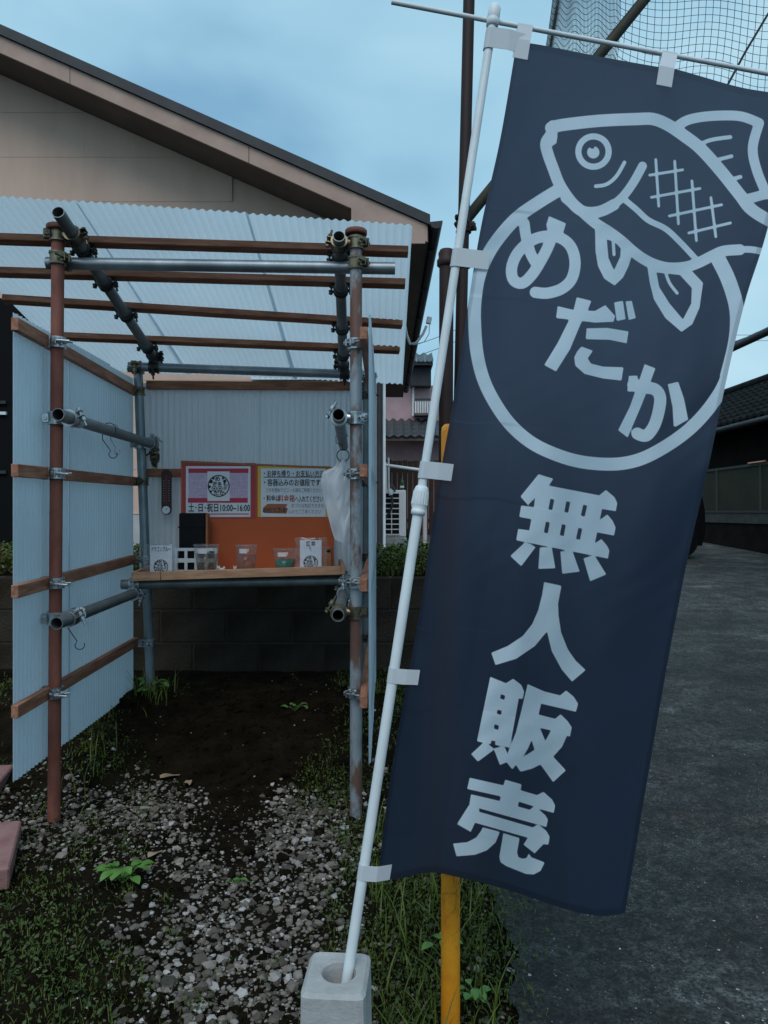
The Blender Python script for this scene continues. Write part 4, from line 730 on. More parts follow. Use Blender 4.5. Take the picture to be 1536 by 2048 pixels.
# concrete block holding the pole
def base_block():
    bm = bmesh.new(); n = 48; hx, hy, z1, z0 = 0.064, 0.074, 0.30, 0.0; rh = 0.034; rings = []
    def ring(f): rings.append([bm.verts.new(f(i)) for i in range(n)])
    def sq(i, k, z):
        a = 2 * math.pi * i / n; x, y = math.cos(a), math.sin(a); m_ = max(abs(x), abs(y)); q = Vector((x / m_, y / m_)); r_ = (abs(q.x) ** 12 + abs(q.y) ** 12) ** (1 / 12); return (q.x / r_ * (hx - k), q.y / r_ * (hy - k), z)
    def ci(i, r, z): a = 2 * math.pi * i / n; return (0.004 + r * math.cos(a), 0.002 + r * math.sin(a), z)
    ring(lambda i: ci(i, 0.030, z1 - 0.16)); ring(lambda i: ci(i, rh - 0.002, z1 - 0.012)); ring(lambda i: ci(i, rh, z1 - 0.002)); ring(lambda i: ci(i, rh + 0.003, z1)); ring(lambda i: sq(i, 0.008, z1)); ring(lambda i: sq(i, 0.001, z1 - 0.007)); ring(lambda i: sq(i, -0.004, z0 - 0.02))
    for a, b in zip(rings, rings[1:]):
        for i in range(n): bm.faces.new((a[i], a[(i + 1) % n], b[(i + 1) % n], b[i]))
    bm.faces.new(rings[0]); bm.faces.new(rings[-1]); bmesh.ops.recalc_face_normals(bm, faces=bm.faces[:])
    me = bpy.data.meshes.new('base'); bm.to_mesh(me); bm.free(); return me
cb_ = link('concrete_base', base_block(), CONC, None, label='pale concrete footing block with round hole holding the banner pole', cat='block'); cb_.location = (-0.094, 1.478, 0.0); cb_.rotation_euler = (0, 0, R(-4))

# ------------------------------------------------------------------ yellow bollard pole
def yellow():
    m = mat('yellow_paint', (0.70, 0.23, 0.010), 0.5, c2=(0.82, 0.33, 0.02), nscale=9, c3=(0.66, 0.25, 0.015), bump=0.1, bscale=70)
    t = m.node_tree; b = t.nodes['Principled BSDF']; src = [l for l in t.links if l.to_socket == b.inputs['Base Color']][0].from_socket
    v = t.nodes.new('ShaderNodeTexVoronoi'); v.feature = 'DISTANCE_TO_EDGE'; v.inputs['Scale'].default_value = 42; mp = t.nodes.new('ShaderNodeMapping'); mp.inputs['Scale'].default_value = (1, 1, 0.55); co = [n for n in t.nodes if n.type == 'TEX_COORD'][0]
    nn = t.nodes.new('ShaderNodeTexNoise'); nn.inputs['Scale'].default_value = 25; ad = t.nodes.new('ShaderNodeMixRGB'); ad.inputs['Fac'].default_value = 0.03; t.links.new(co.outputs['Object'], ad.inputs['Color1']); t.links.new(nn.outputs['Color'], ad.inputs['Color2']); t.links.new(ad.outputs[0], mp.inputs['Vector']); t.links.new(mp.outputs[0], v.inputs['Vector'])
    n2 = t.nodes.new('ShaderNodeTexNoise'); n2.inputs['Scale'].default_value = 7; t.links.new(co.outputs['Object'], n2.inputs['Vector']); th = t.nodes.new('ShaderNodeMapRange'); th.inputs['From Min'].default_value = 0.45; th.inputs['From Max'].default_value = 0.62; th.inputs['To Min'].default_value = 0.0; th.inputs['To Max'].default_value = 0.045; t.links.new(n2.outputs['Fac'], th.inputs['Value'])
    lt = t.nodes.new('ShaderNodeMath'); lt.operation = 'LESS_THAN'; t.links.new(v.outputs['Distance'], lt.inputs[0]); t.links.new(th.outputs[0], lt.inputs[1])
    mx = t.nodes.new('ShaderNodeMixRGB'); mx.inputs['Color2'].default_value = (0.33, 0.12, 0.01, 1); t.links.new(lt.outputs[0], mx.inputs['Fac']); t.links.new(src, mx.inputs['Color1']); t.links.new(mx.outputs[0], b.inputs['Base Color']); return m
yp = P(901, 848, 1.72)
MB().lathe((yp.x, 1.72, 0), [(0.0222, -0.05), (0.0222, 0.5), (0.0219, 1.0), (0.0218, yp.z - 0.02), (0.0205, yp.z - 0.008), (0.014, yp.z - 0.001), (0, yp.z)], 28).build('yellow_post', yellow(), None, label='yellow post with cracked paint standing in the grass behind the banner', cat='post')

# ------------------------------------------------------------------ rusty net posts, brace and net
OLDR = mat('old_maroon_steel', (0.015, 0.0045, 0.004), 0.6, 0.1, c2=(0.030, 0.009, 0.007), nscale=9, stretch=(1, 1, 0.3), bump=0.1); MOSSY = mat('mossy_steel', (0.018, 0.018, 0.010), 0.7, c2=(0.04, 0.035, 0.016), nscale=9)
nf = thing('net_frame', 'dark maroon steel posts and brace carrying the net behind the banner', 'frame', (0.30, 3.4, 0.0))
A0 = P(942, -170, 3.45); A1 = P(900, 1580, 3.45); MB().cyl(A0, A1, 0.027, n=16).build('post', OLDR, nf)
B0 = P(893, 512, 3.40); B1 = P(889, 1600, 3.40); bpst = MB().cyl(B0, B1, 0.033, n=16).build('post', OLDR, nf)
MB().lathe(B0, [(0.036, -0.05), (0.044, -0.045), (0.044, -0.02), (0.036, -0.01), (0.038, 0.012), (0.030, 0.028), (0.012, 0.034), (0, 0.034)], 14).build('cap', OLDR, bpst)
br = MB().cyl(P(922, 452, 3.52), P(1365, -95, 3.60), 0.026, n=14).build('brace', MOSSY, nf)
MB().cyl(A0 + Vector((-0.2, 0.12, -0.02)), P(2300, -165, 3.57), 0.024, n=14).build('top_rail', OLDR, nf)
for zc in (455, 525): mb = MB(); band(mb, lerp((A0, A1), P(0, zc, 3.45).z), (0, 0, 1), (1, -0.4, 0), 0.027); mb.build('clamp', OLDR, nf)
mb = MB(); band(mb, P(926, 448, 3.51), (0.6, 0, 0.75), (-0.6, -1, 0.4), 0.026); mb.build('clamp', OLDR, nf)
NETM = mat('net_cord', (0.02, 0.022, 0.024), 0.8)
net = thing('hanging_net', 'dark green sports net gathered in folds above the banner', 'net', P(1300, 200, 3.7))
ns, ntw = 104, 30
def netp(i, j):
    s = i / ns; t = j / ntw
    x = 1112 + 135 * min(1, s / 0.6) ** 1.1 + max(0, s - 0.6) / 0.4 * 600
    x += 7 * math.sin(t * 5 + s * 9) * (0.3 + t) - 26 * t * (1 if s < 0.55 else (1 - (s - .55) / .45)); ybot = 205 + 90 * math.sin(max(0, (s - 0.5)) * 4.5) + 14 * math.sin(s * 40)
    y = -160 + (ybot + 160) * t + 26 * math.sin(max(0, s - 0.55) / 0.45 * 3 * math.pi) ** 2 * t
    d = 3.66 + (0.05 * math.sin(s * 62) if s < 0.58 else 0.06 * math.sin(s * 17)) + 0.02 * math.sin(t * 4 + s * 5); return P(x, y, d)
mb = MB()
for i in range(ns + 1): mb.path([netp(i, j) for j in range(ntw + 1)], 0.0017, 3, smooth=False)
mb.build('mesh_strands', NETM, net, kind='stuff'); mb = MB()
for j in range(ntw + 1): mb.path([netp(i, j) for i in range(ns + 1)], 0.0015, 3, smooth=False)
mb.build('cross_strands', NETM, net, kind='stuff')
MB().path([P(1452, 176, 3.60), P(1490, 105, 3.6), P(1536, 28, 3.6), P(1600, -70, 3.6), P(1660, -165, 3.58)], 0.0055, 6).build('rope', NETM, net)

# ------------------------------------------------------------------ gable house behind the stall
house = thing('gable_house', 'pink sided house with dark gable roof behind the stall', 'house', (-3, 7.5, TZ))
WY = 7.5; BY = 6.9; WX = -0.055
def roofz(X): return 5.666 - 0.4427 * (X + 3.583)          # top of bargeboard at the verge
RX = -4.6; RZ = roofz(RX)
def roofz2(X): return roofz(X) if X >= RX else RZ - 0.4427 * (RX - X)
EX, LX = 0.429, 2 * RX - 0.429
# siding boards, clipped under the roof slope
BARGE = mat('bargeboard_paint', (0.40, 0.265, 0.215), 0.8, c2=(0.47, 0.32, 0.26), nscale=3, bump=0.15, bscale=80)
z = 1.2; row = 0
while z < RZ - 0.25:
    zt_ = z + 0.4495
    for k, x0 in enumerate(np.arange(-9.1 + (1.5 if row % 2 else 0), WX, 3.03)):
        x1 = min(x0 + 3.0285, WX); top = lambda X: min(zt_, roofz2(X) - 0.10); brk = [RX + s * ((RZ - 0.10 - q) / 0.4427) for s in (-1, 1) for q in (zt_, z)] + [RX]
        xq = sorted(set([x0, x1] + [b for b in brk if x0 < b < x1])); up_ = [(X, top(X)) for X in xq if top(X) > z + 0.002]; 
        lo_ = [X for X in xq if top(X) >= z - 1e-6]
        if len(up_) < 2: continue
        poly_ = [(lo_[0], z), (lo_[-1], z)] + [p for p in reversed(up_)]
        MB().prism([(X, WY, Z) for X, Z in poly_], (0, 0.016, 0)).build('siding_board', PINKW, house)
    z += 0.4525; row += 1
MB().prism([(-9.2, WY + 0.018, TZ - 0.1), (WX, WY + 0.018, TZ - 0.1), (WX, WY + 0.018, roofz2(WX) - 0.1), (RX, WY + 0.018, RZ - 0.1), (-9.2, WY + 0.018, roofz2(-9.2) - 0.1)], (0, 9, 0)).build('wall', PINKW, house)
MB().box((-4.6, WY + 0.02, TZ + 0.16), (9.1, 0.08, 0.42)).build('foundation', mat('foundation', (0.42, 0.42, 0.42), 0.9, c2=(0.5, 0.5, 0.5), nscale=5), house)
sp = lambda X, dz, Y: (X, Y, roofz2(X) + dz)
for sx in (1, -1):
    ex = EX if sx > 0 else LX
    roof = MB().prism([sp(RX, 0.0, BY - 0.03), sp(ex, 0.0, BY - 0.03), sp(ex, 0.095, BY - 0.03), sp(RX, 0.095, BY - 0.03)], (0, 9.4, 0)).build('roof', ROOFD, house)
    # bargeboard in lengths, with butt joints
    xs_ = np.linspace(RX, ex - 0.02 * sx, 4)
    for a, b in zip(xs_[:-1], xs_[1:]):
        MB().prism([sp(a + 0.003 * sx, -0.160, BY), sp(b - 0.003 * sx, -0.160, BY), sp(b - 0.003 * sx, -0.004, BY), sp(a + 0.003 * sx, -0.004, BY)], (0, 0.025, 0)).build('bargeboard', BARGE, house)
    MB().prism([sp(RX, -0.150, BY + 0.026), sp(ex - 0.03 * sx, -0.150, BY + 0.026), sp(ex - 0.03 * sx, -0.138, BY + 0.026), sp(RX, -0.138, BY + 0.026)], (0, WY - BY - 0.04, 0)).build('soffit', SOFFIT, house)
bxz = 3.725
MB().prism([(-0.305, BY - 0.004, bxz), (0.385, BY - 0.004, bxz), (0.385, BY - 0.004, roofz(0.385) - 0.006), (-0.305, BY - 0.004, roofz(-0.305) - 0.006)], (0, 0.02, 0)).build('eave_box', BARGE, house)
MB().box((0.16, BY + 4.65, bxz + 0.012), (0.47, 9.26, 0.014)).build('eave_soffit', SOFFIT, house)
MB().box((0.405, BY + 4.7, 3.84), (0.02, 9.36, 0.20)).build('fascia', ROOFD, house)
mb = MB(); gp = [(EX + 0.055 + 0.058 * math.cos(a), 3.90 + 0.06 * math.sin(a)) for a in np.linspace(R(180), R(372), 12)]; n = len(gp)
mb.add([(x, y, z) for y in (BY - 0.07, BY + 9.4) for x, z in gp], [(i, i + 1, n + i + 1, n + i) for i in range(n - 1)], True); mb.add([(x, BY - 0.07, z) for x, z in gp], [tuple(range(n))]); g = mb.build('gutter', ROOFD, house)
for k in range(7): MB().box((EX + 0.03, BY + 0.5 + 1.3 * k, 3.84), (0.10, 0.02, 0.05)).build('gutter_bracket', ROOFD, g)
MB().cyl((WX + 0.012, WY - 0.045, TZ), (WX + 0.012, WY - 0.045, 3.72), 0.032, n=12).build('downpipe', ROOFD, house); MB().box((WX + 0.055, WY - 0.01, 2.3), (0.032, 0.05, 2.9)).build('corner_trim', WHITEP, house)
# window rail seen over the back sheet, and the dark sliding door beyond the side sheet
wz = P(0, 760, WY).z
win = MB().box((P(606, 0, WY).x, WY - 0.04, wz - 0.55), (0.96, 0.06, 1.0)).build('window', mat('dark_glass', (0.02, 0.022, 0.025), 0.1), house)
MB().bbox((P(606, 0, WY).x, WY - 0.07, wz + 0.002), (1.02, 0.09, 0.045), b=0.006).build('frame', WHITEP, win); MB().bbox((P(606, 0, WY).x, WY - 0.07, wz - 1.07), (1.02, 0.09, 0.045), b=0.006).build('frame', WHITEP, win)
dr = MB().box((-5.05, WY - 0.03, 2.12), (2.92, 0.07, 2.5)).build('sliding_door', mat('door_dark', (0.005, 0.005, 0.006), 0.7, spec=0.1), house)
for zz in (1.62, 2.21, 2.32): MB().box((-5.15, WY - 0.08, zz), (2.72, 0.03, 0.03)).build('rail', ROOFD if zz != 2.21 else WHITEP, dr)
# bracket lamp on the eave
sl_ = thing('security_light', 'small white lamp on a curved arm under the house eave', 'light', P(815, 660, 9.0))
MB().path([P(806, 628, 9.0), P(813, 668, 9.0), P(820, 688, 9.0), P(832, 686, 9.0), P(846, 668, 9.0), P(853, 652, 9.0)], 0.016, 8).build('arm', WHITEP, sl_); MB().bbox(P(858, 641, 9.0), (0.062, 0.06, 0.085), Matrix.Rotation(R(12), 3, 'Y'), 0.008).build('lamp_head', WHITEP, sl_); MB().path([P(859, 650, 9.0), P(858, 668, 9.0), P(848, 684, 9.0), P(826, 690, 9.0)], 0.006, 5).build('cable', WHITEP, sl_)
for a, b, lb in ((P(818, 694, 16), P(1010, 606, 26), 'thin overhead wire rising behind the banner pole, upper one'), (P(822, 716, 16), P(1010, 628, 26), 'thin overhead wire rising behind the banner pole, lower one'), (P(1250, 661, 26), P(1640, 665, 26), 'thin overhead wire beyond the banner, upper one'), (P(1250, 672, 26), P(1640, 677, 26), 'thin overhead wire beyond the banner, lower one')):
    MB().path([a.lerp(b, t) - Vector((0, 0, 0.5 * t * (1 - t))) for t in np.linspace(0, 1, 12)], 0.008, 5).build('overhead_wire', DARKSTEEL, None, label=lb, cat='wire', group='overhead wires')

# ------------------------------------------------------------------ air conditioner, bottle, drying pole, fence and tiled house down the alley
ac = thing('air_conditioner', 'white outdoor air conditioner unit with barred grille beside the house', 'appliance', P(788, 1078, 8.6))
ax0, ax1 = P(763, 0, 8.6).x, P(812, 0, 8.6).x; az0, az1 = P(0, 1074, 8.6).z, P(0, 980, 8.6).z
ACW = mat('aircon_white', (0.84, 0.80, 0.80), 0.5)
MB().bbox(((ax0 + ax1) / 2, 8.95, (az0 + az1) / 2), (ax1 - ax0, 0.70, az1 - az0), b=0.012).build('body', ACW, ac); gx0, gx1 = P(767.5, 0, 8.6).x, P(799, 0, 8.6).x; gz0, gz1 = az0 + 0.03, az1 - 0.035
MB().box(((gx0 + gx1) / 2, 8.596, (gz0 + gz1) / 2), (gx1 - gx0, 0.006, gz1 - gz0)).build('vent', BLACKP, ac)
for k in range(9): MB().box(((gx0 + gx1) / 2, 8.590, gz0 + (gz1 - gz0) * k / 8), (gx1 - gx0, 0.01, 0.012)).build('grille_bar', ACW, ac)
for k in range(3): MB().box((gx0 + (gx1 - gx0) * k / 2, 8.588, (gz0 + gz1) / 2), (0.010, 0.01, gz1 - gz0)).build('grille_bar', ACW, ac)
MB().bbox(((ax0 + ax1) / 2, 8.9, TZ + 0.05), (ax1 - ax0 + 0.02, 0.62, (az0 - TZ) * 1.0), b=0.01).build('footing', CONC, ac)
pz = az1; MB().path([P(790, 984, 8.5), P(786, 972, 8.5), P(776, 974, 8.5), P(768, 974, 8.5)], 0.014, 8).build('hose', DARKSTEEL, ac); MB().cyl(P(782, 990, 8.5), P(779, 978, 8.5), 0.024, n=12).build('hose_joint', WHITEP, ac); MB().path([P(783, 990, 8.5), P(785, 1010, 8.5), P(780, 1024, 8.5), P(764, 1045, 8.5)], 0.013, 8).build('hose', DARKSTEEL, ac)
GRN = mat('green_glass', (0.03, 0.09, 0.02), 0.15); bt_ = thing('green_bottle', 'green bottle with pale label standing on the air conditioner', 'bottle', P(804, 980, 8.75)); q = P(804, 979, 8.75); q.z = az1
MB().lathe(q, [(0, 0.0), (0.024, 0.0), (0.024, 0.09), (0.018, 0.112), (0.009, 0.125), (0.009, 0.15), (0, 0.15)], 14).build('body', GRN, bt_); MB().lathe(q, [(0.0246, 0.03), (0.0246, 0.055)], 14).build('label', PAPER, bt_)
ds = thing('drying_pole', 'white laundry pole with capped end on a thin stand behind the stall', 'pole', (0.45, 8.0, TZ))
MB().cyl(P(690, 919, 8.0), P(864, 943, 8.0), 0.017, n=12).build('pole', WHITEP, ds); MB().lathe(P(864, 943, 8.0), [(0.017, 0), (0.026, 0.002), (0.028, 0.02), (0.02, 0.032), (0, 0.034)], 12, Vector((1, 0, -0.14)).to_track_quat('Z', 'Y').to_matrix()).build('cap', WHITEP, ds)
q = P(850, 941, 8.03); MB().cyl((q.x, 8.045, TZ), (q.x, 8.045, q.z + 0.03), 0.024, n=12).build('stand', mat('pinkish_pole', (0.55, 0.47, 0.47), 0.6), ds)
for x in (772, 777): MB().cyl(P(x, 915 if x > 774 else 925, 8.3), P(x + 1, 985, 8.3), 0.010, n=8).build('pipe', WHITEP, ds)
FENW = mat('brown_fence', (0.055, 0.028, 0.022), 0.8, c2=(0.085, 0.045, 0.035), nscale=6, stretch=(6, 6, 0.6))
fz1 = P(0, 921, 13).z; fen = thing('wooden_fence', 'dark brown board fence at the end of the alley', 'fence', (0.4, 13, TZ))
brd = MB().bbox((0, 0, 0), (0.085, 0.02, fz1 - TZ), b=0.003).mesh('board'); brd.materials.append(FENW)
for k in range(15): piece('board', brd, fen, (-0.09 + k * 0.092, 13, (fz1 + TZ) / 2 + random.uniform(-0.012, 0.012)))
for zz in (TZ + 0.25, fz1 - 0.18): MB().box((0.55, 13.03, zz), (1.4, 0.03, 0.06)).build('rail', FENW, fen)
h2 = thing('tiled_house', 'pink house with grey tiled lean-to roof and balcony beyond the alley', 'house', (0.9, 19, 0.8)); HY = 18.6
MB().box((0.65, HY + 2, 2.6), (1.9, 4, 3.6)).build('lower_wall', PINK2, h2)
uz0, uz1 = P(0, 850, HY).z, P(0, 742, HY).z
MB().box((P(805, 0, HY).x - 0.15, HY + 2.25, (uz0 + uz1) / 2), (0.95, 4, uz1 - uz0 + 0.3)).build('upper_wall', PINK2, h2)
tile = MB(); nn = 10
tv = [(-0.1 + 0.2 * i / nn, y, 0.028 * math.cos(math.pi * 2 * i / nn) + zt2) for y, zt2 in ((-0.13, 0.0), (0.13, 0.012)) for i in range(nn + 1)]; tv += [(x, y, z_ - 0.02) for x, y, z_ in tv[:nn + 1]]
tile.add(tv, [(i, i + 1, nn + 2 + i, nn + 1 + i) for i in range(nn)], True); tile.add(tv, [(2 * nn + 2 + i, 2 * nn + 3 + i, i + 1, i) for i in range(nn)]); tme = tile.mesh('tile'); tme.materials.append(TILE)
ey, ez = HY - 0.75, P(0, 868, HY - 0.75).z; slp = math.atan2(P(0, 834, HY + 0.1).z - ez, 0.85)
rf = MB().prism([(-0.35, ey, ez - 0.05), (-0.35, ey + 0.95, ez - 0.05 + 0.95 * math.tan(slp)), (-0.35, ey + 0.95, ez - 0.09 + 0.95 * math.tan(slp)), (-0.35, ey, ez - 0.16)], (2.1, 0, 0)).build('roof_deck', SOFFIT, h2)
for r_ in range(5):
    for c_ in range(10): piece('tile', tme, rf, (-0.28 + 0.205 * c_, ey + 0.06 + 0.21 * r_, ez + 0.012 + 0.21 * r_ * math.tan(slp)), (slp, 0, 0))
# upper roof eave with tiles, gutter and balcony railing
uy, uz = HY - 0.6, P(0, 720, HY - 0.6).z; ux1 = P(866, 0, uy).x
ur = MB().prism([(ux1 - 1.6, uy, uz - 0.12), (ux1, uy, uz - 0.12), (ux1, uy, uz - 0.03), (ux1 - 1.6, uy, uz - 0.03)], (0, 4.5, 0)).build('upper_roof', ROOFD, h2)
for r_ in range(3):
    for c_ in range(8): piece('tile', tme, ur, (ux1 - 0.09 - 0.205 * c_, uy + 0.08 + 0.21 * r_, uz + 0.02 + 0.10 * r_), (math.atan(0.45), 0, 0))
MB().box((ux1 - 0.28, uy + 0.5, uz - 0.35), (0.50, 0.5, 0.46)).build('eave_gable', ROOFD, h2)
bc0, bc1 = P(829, 0, HY - 0.2).x, P(872, 0, HY - 0.2).x; bzt, bzb = P(0, 799, HY - 0.2).z, P(0, 826, HY - 0.2).z
bal = MB().box(((bc0 + bc1) / 2, HY - 0.2, bzt), (bc1 - bc0, 0.04, 0.05)).build('balcony_rail', DARKSTEEL, h2)
for k in range(9): MB().box((bc0 + (bc1 - bc0) * (k + .5) / 9, HY - 0.19, (bzt + bzb) / 2), (0.035, 0.02, bzt - bzb)).build('slat', WHITEP, bal)
MB().box(((bc0 + bc1) / 2, HY + 0.1, bzb - 0.04), (bc1 - bc0, 0.8, 0.06)).build('balcony_floor', SOFFIT, h2); MB().cyl(P(828, 712, HY - 0.1), P(826, 832, HY - 0.1), 0.03, n=8).build('downpipe', WHITEP, h2)

# ------------------------------------------------------------------ buildings, fence and car across the driveway
far = thing('dark_tiled_house', 'dark house with black tiled roof along the far side of the driveway', 'house', (9, 16, 0.5)); DKWALL = mat('dark_wall', (0.010, 0.007, 0.006), 0.9, c2=(0.018, 0.013, 0.011), nscale=3, spec=0.1)
MB().box((9.6, 15, 1.9), (3.6, 13, 2.9)).build('wall', DKWALL, far)
eX, eZ, rX, rZ = 7.2, 3.07, 9.0, 4.30
rfd = MB().prism([(eX, 8.2, eZ - 0.06), (rX, 8.2, rZ - 0.06), (rX, 8.2, rZ - 0.12), (eX, 8.2, eZ - 0.16)], (0, 14.2, 0)).build('roof', ROOFD, far)
# far tiles: courses of waves joined into one part
nr_, ny = 9, 330; vs = []; fs = []
for r_ in range(nr_):
    for e_ in (0, 1, 2):
        t = (r_ + (0, 1.06, 0)[e_]) / nr_; t = min(t, 1)
        for i in range(ny + 1):
            y = 8.2 + 14.2 * i / ny; vs.append((eX - 0.05 + (rX - eX + 0.05) * t, y, eZ + (rZ - eZ) * t + 0.022 * math.cos(2 * math.pi * y / 0.28) + (0.045 if e_ == 0 else (0.0 if e_ == 1 else -0.02))))
    o_ = r_ * 3 * (ny + 1)
    for i in range(ny): fs.append((o_ + i, o_ + i + 1, o_ + ny + 2 + i, o_ + ny + 1 + i)); fs.append((o_ + 2 * (ny + 1) + i, o_ + 2 * (ny + 1) + i + 1, o_ + i + 1, o_ + i))
FTILE = mat('far_tile', (0.006, 0.006, 0.0065), 0.8, c2=(0.014, 0.015, 0.015), nscale=3, spec=0.1)
link('tiles', rawmesh('tiles', vs, fs, False), FTILE, far, kind='stuff')
MB().cyl((rX, 8.1, rZ + 0.05), (rX, 22.5, rZ + 0.05), 0.11, n=12).build('ridge', FTILE, far); MB().cyl((eX - 0.06, 8.2, eZ - 0.10), (eX - 0.06, 22.4, eZ - 0.10), 0.055, n=10).build('gutter', ROOFD, far); MB().cyl((7.55, 12.4, 3.43), (8.7, 13.4, 4.16), 0.05, n=10).build('hip_ridge', FTILE, far)
sf = thing('panel_fence', 'olive panel fence with pale posts on a low wall across the driveway', 'fence', (7.0, 14, 0.6)); OLV = mat('olive_panel', (0.036, 0.036, 0.024), 0.8, c2=(0.046, 0.046, 0.03), nscale=2, spec=0.15); POSTG = mat('grey_post', (0.065, 0.07, 0.066), 0.8, spec=0.15)
for k in range(7):
    y0 = 10.1 + 1.8 * k; MB().box((7.0, y0 + 0.9, 1.67), (0.03, 1.74, 0.82)).build('panel', OLV, sf); MB().box((6.99, y0, 1.68), (0.06, 0.06, 0.92)).build('post', POSTG, sf)
MB().box((6.99, 16.2, 2.11), (0.05, 12.6, 0.05)).build('top_rail', POSTG, sf); MB().box((6.98, 16.2, 1.23), (0.05, 12.6, 0.05)).build('bottom_rail', POSTG, sf); MB().box((7.04, 16.2, 1.10), (0.14, 12.6, 0.20)).build('coping', mat('dirty_conc', (0.055, 0.055, 0.05), 0.9, c2=(0.08, 0.08, 0.075), nscale=4), sf); MB().box((7.06, 16.2, 0.66), (0.12, 12.6, 0.72)).build('low_wall', DKWALL, sf)
lp = P(1509, 929.5, 13.9); MB().box((6.93, 13.75, 2.15), (0.03, 0.62, 0.022)).build('copper_strip', mat('copper_strip', (0.75, 0.30, 0.16), 0.3, 0.6), None, label='short copper coloured strip lying on the panel fence top rail', cat='strip')
# car, mostly hidden behind the banner
def car():
    gz = gh(4.5, 13.4); X1 = P(1411, 0, 12.65).x; L_ = 3.4; X0 = X1 - L_; CARP = mat('black_car_paint', (0.006, 0.006, 0.007), 0.25, spec=0.5)
    t = thing('parked_car', 'black car parked before the panel fence, mostly hidden by the banner', 'car', ((X0 + X1) / 2, 13.4, gz))
    prof = [(X0, 0.28), (X1 - 0.06, 0.20), (X1, 0.45), (X1 - 0.01, 0.80), (X1 - 0.05, 1.02), (X1 - 0.16, 1.42), (X1 - 0.4, 1.55), (X0 + 1.2, 1.55), (X0 + 0.55, 1.0), (X0 + 0.1, 0.85)]
    MB().prism([(x, 12.65, gz + z) for x, z in prof], (0, 1.5, 0)).build('body', CARP, t)
    MB().prism([(x, 12.645, gz + z) for x, z in [(X0 + 1.0, 1.02), (X1 - 0.35, 1.02), (X1 - 0.5, 1.42), (X0 + 1.32, 1.46)]], (0, -0.004, 0)).build('window', mat('car_glass', (0.012, 0.014, 0.016), 0.06), t)
    for x in (X0 + 0.55, X1 - 0.42):
        for y in (12.72, 14.06):
            w_ = MB().cyl((x, y - 0.09, gz + 0.29), (x, y + 0.09, gz + 0.29), 0.29, n=24).build('wheel', BLACKP, t); MB().cyl((x, y - 0.10, gz + 0.29), (x, y + 0.10, gz + 0.29), 0.18, n=16).build('rim', BLACKP, w_)
car()
rb = thing('eave_house', 'dark tiled roof eave reaching over the driveway from a nearer house', 'house', (7.4, 9.2, 0.3)); e0 = P(1470, 700, 10.0)
MB().box((7.9, 9.2, 1.9), (4.0, 2.4, 3.6)).build('wall', DKWALL, rb)
rz_ = lambda X: e0.z + 0.43 * (X - e0.x)
MB().prism([(e0.x, 7.6, rz_(e0.x)), (9.9, 7.6, rz_(9.9)), (9.9, 7.6, rz_(9.9) + 0.09), (e0.x, 7.6, rz_(e0.x) + 0.09)], (0, 2.45, 0)).build('roof', ROOFD, rb)
for k in range(6): x = e0.x + 0.13 + 0.26 * k; MB().beam((x - 0.15, 10.02, rz_(x - 0.15) + 0.10), (x + 0.13, 10.02, rz_(x + 0.13) + 0.085), 0.24, 0.03, b=0.004).build('verge_tile', TILE, rb)
MB().cyl((e0.x - 0.05, 7.6, e0.z + 0.02), (e0.x - 0.05, 10.05, e0.z + 0.02), 0.05, n=10).build('gutter', ROOFD, rb); MB().beam((e0.x + 0.5, 10.0, rz_(e0.x + 0.5) - 0.03), (5.95, 10.0, rz_(e0.x + 0.5) - 0.12), 0.03, 0.03).build('brace', ROOFD, rb)

# ------------------------------------------------------------------ paving bricks at the side of the stall
PAVE = mat('red_paver', (0.25, 0.12, 0.11), 0.9, c2=(0.32, 0.17, 0.16), nscale=10, bump=0.3, bscale=60)
for (x, y, rz, lb) in ((-1.386, 2.56, 21, 'worn red paving brick lying in the gravel by the rust red post'), (-1.725, 3.12, 12, 'worn red paving brick half under the side sheet of the stall')):
    o = MB().bbox((0, 0, 0), (0.20, 0.40, 0.075), b=0.006).build('paving_brick', PAVE, None, label=lb, cat='brick'); o.location = (x, y, gh(x, y) + 0.028); o.rotation_euler = (0, R(2), R(rz))

# ------------------------------------------------------------------ gravel, grass, weeds
def proj(X, Y, Z): return 768 + F * X / Y, 1024 - F * (Z - CH) / Y
def ga(x, y, cx, cy, sx, sy): return math.exp(-((x - cx) / sx) ** 2 - ((y - cy) / sy) ** 2)
def dirt(x, y): return min(1.0, 1.1 * ga(x, y, 470, 1430, 190, 95) + 0.85 * ga(x, y, 455, 1590, 75, 110))
def gravel_w(x, y):
    n = mnoise.noise((x * 0.011, y * 0.016, 2.2)) * 0.35 + mnoise.noise((x * 0.035, y * 0.05, 4.2)) * 0.30
    g = 0.07 + 0.60 * ga(x, y, 470, 1830, 230, 170) + 1.0 * ga(x, y, 600, 1650, 75, 95) + 0.8 * ga(x, y, 300, 1620, 150, 55) + 0.5 * ga(x, y, 90, 1670, 120, 60) + 0.7 * ga(x, y, 480, 2010, 220, 150) - 0.45 * ga(x, y, 80, 1960, 190, 150) - 0.8 * dirt(x, y) - 0.45 * ga(x, y, 660, 1540, 70, 60) - 0.25 * ga(x, y, 250, 1780, 80, 60) + n
    if x > 735: g = 0.07 + n * 0.3
    if y < 1400: g *= 0.15
    return g
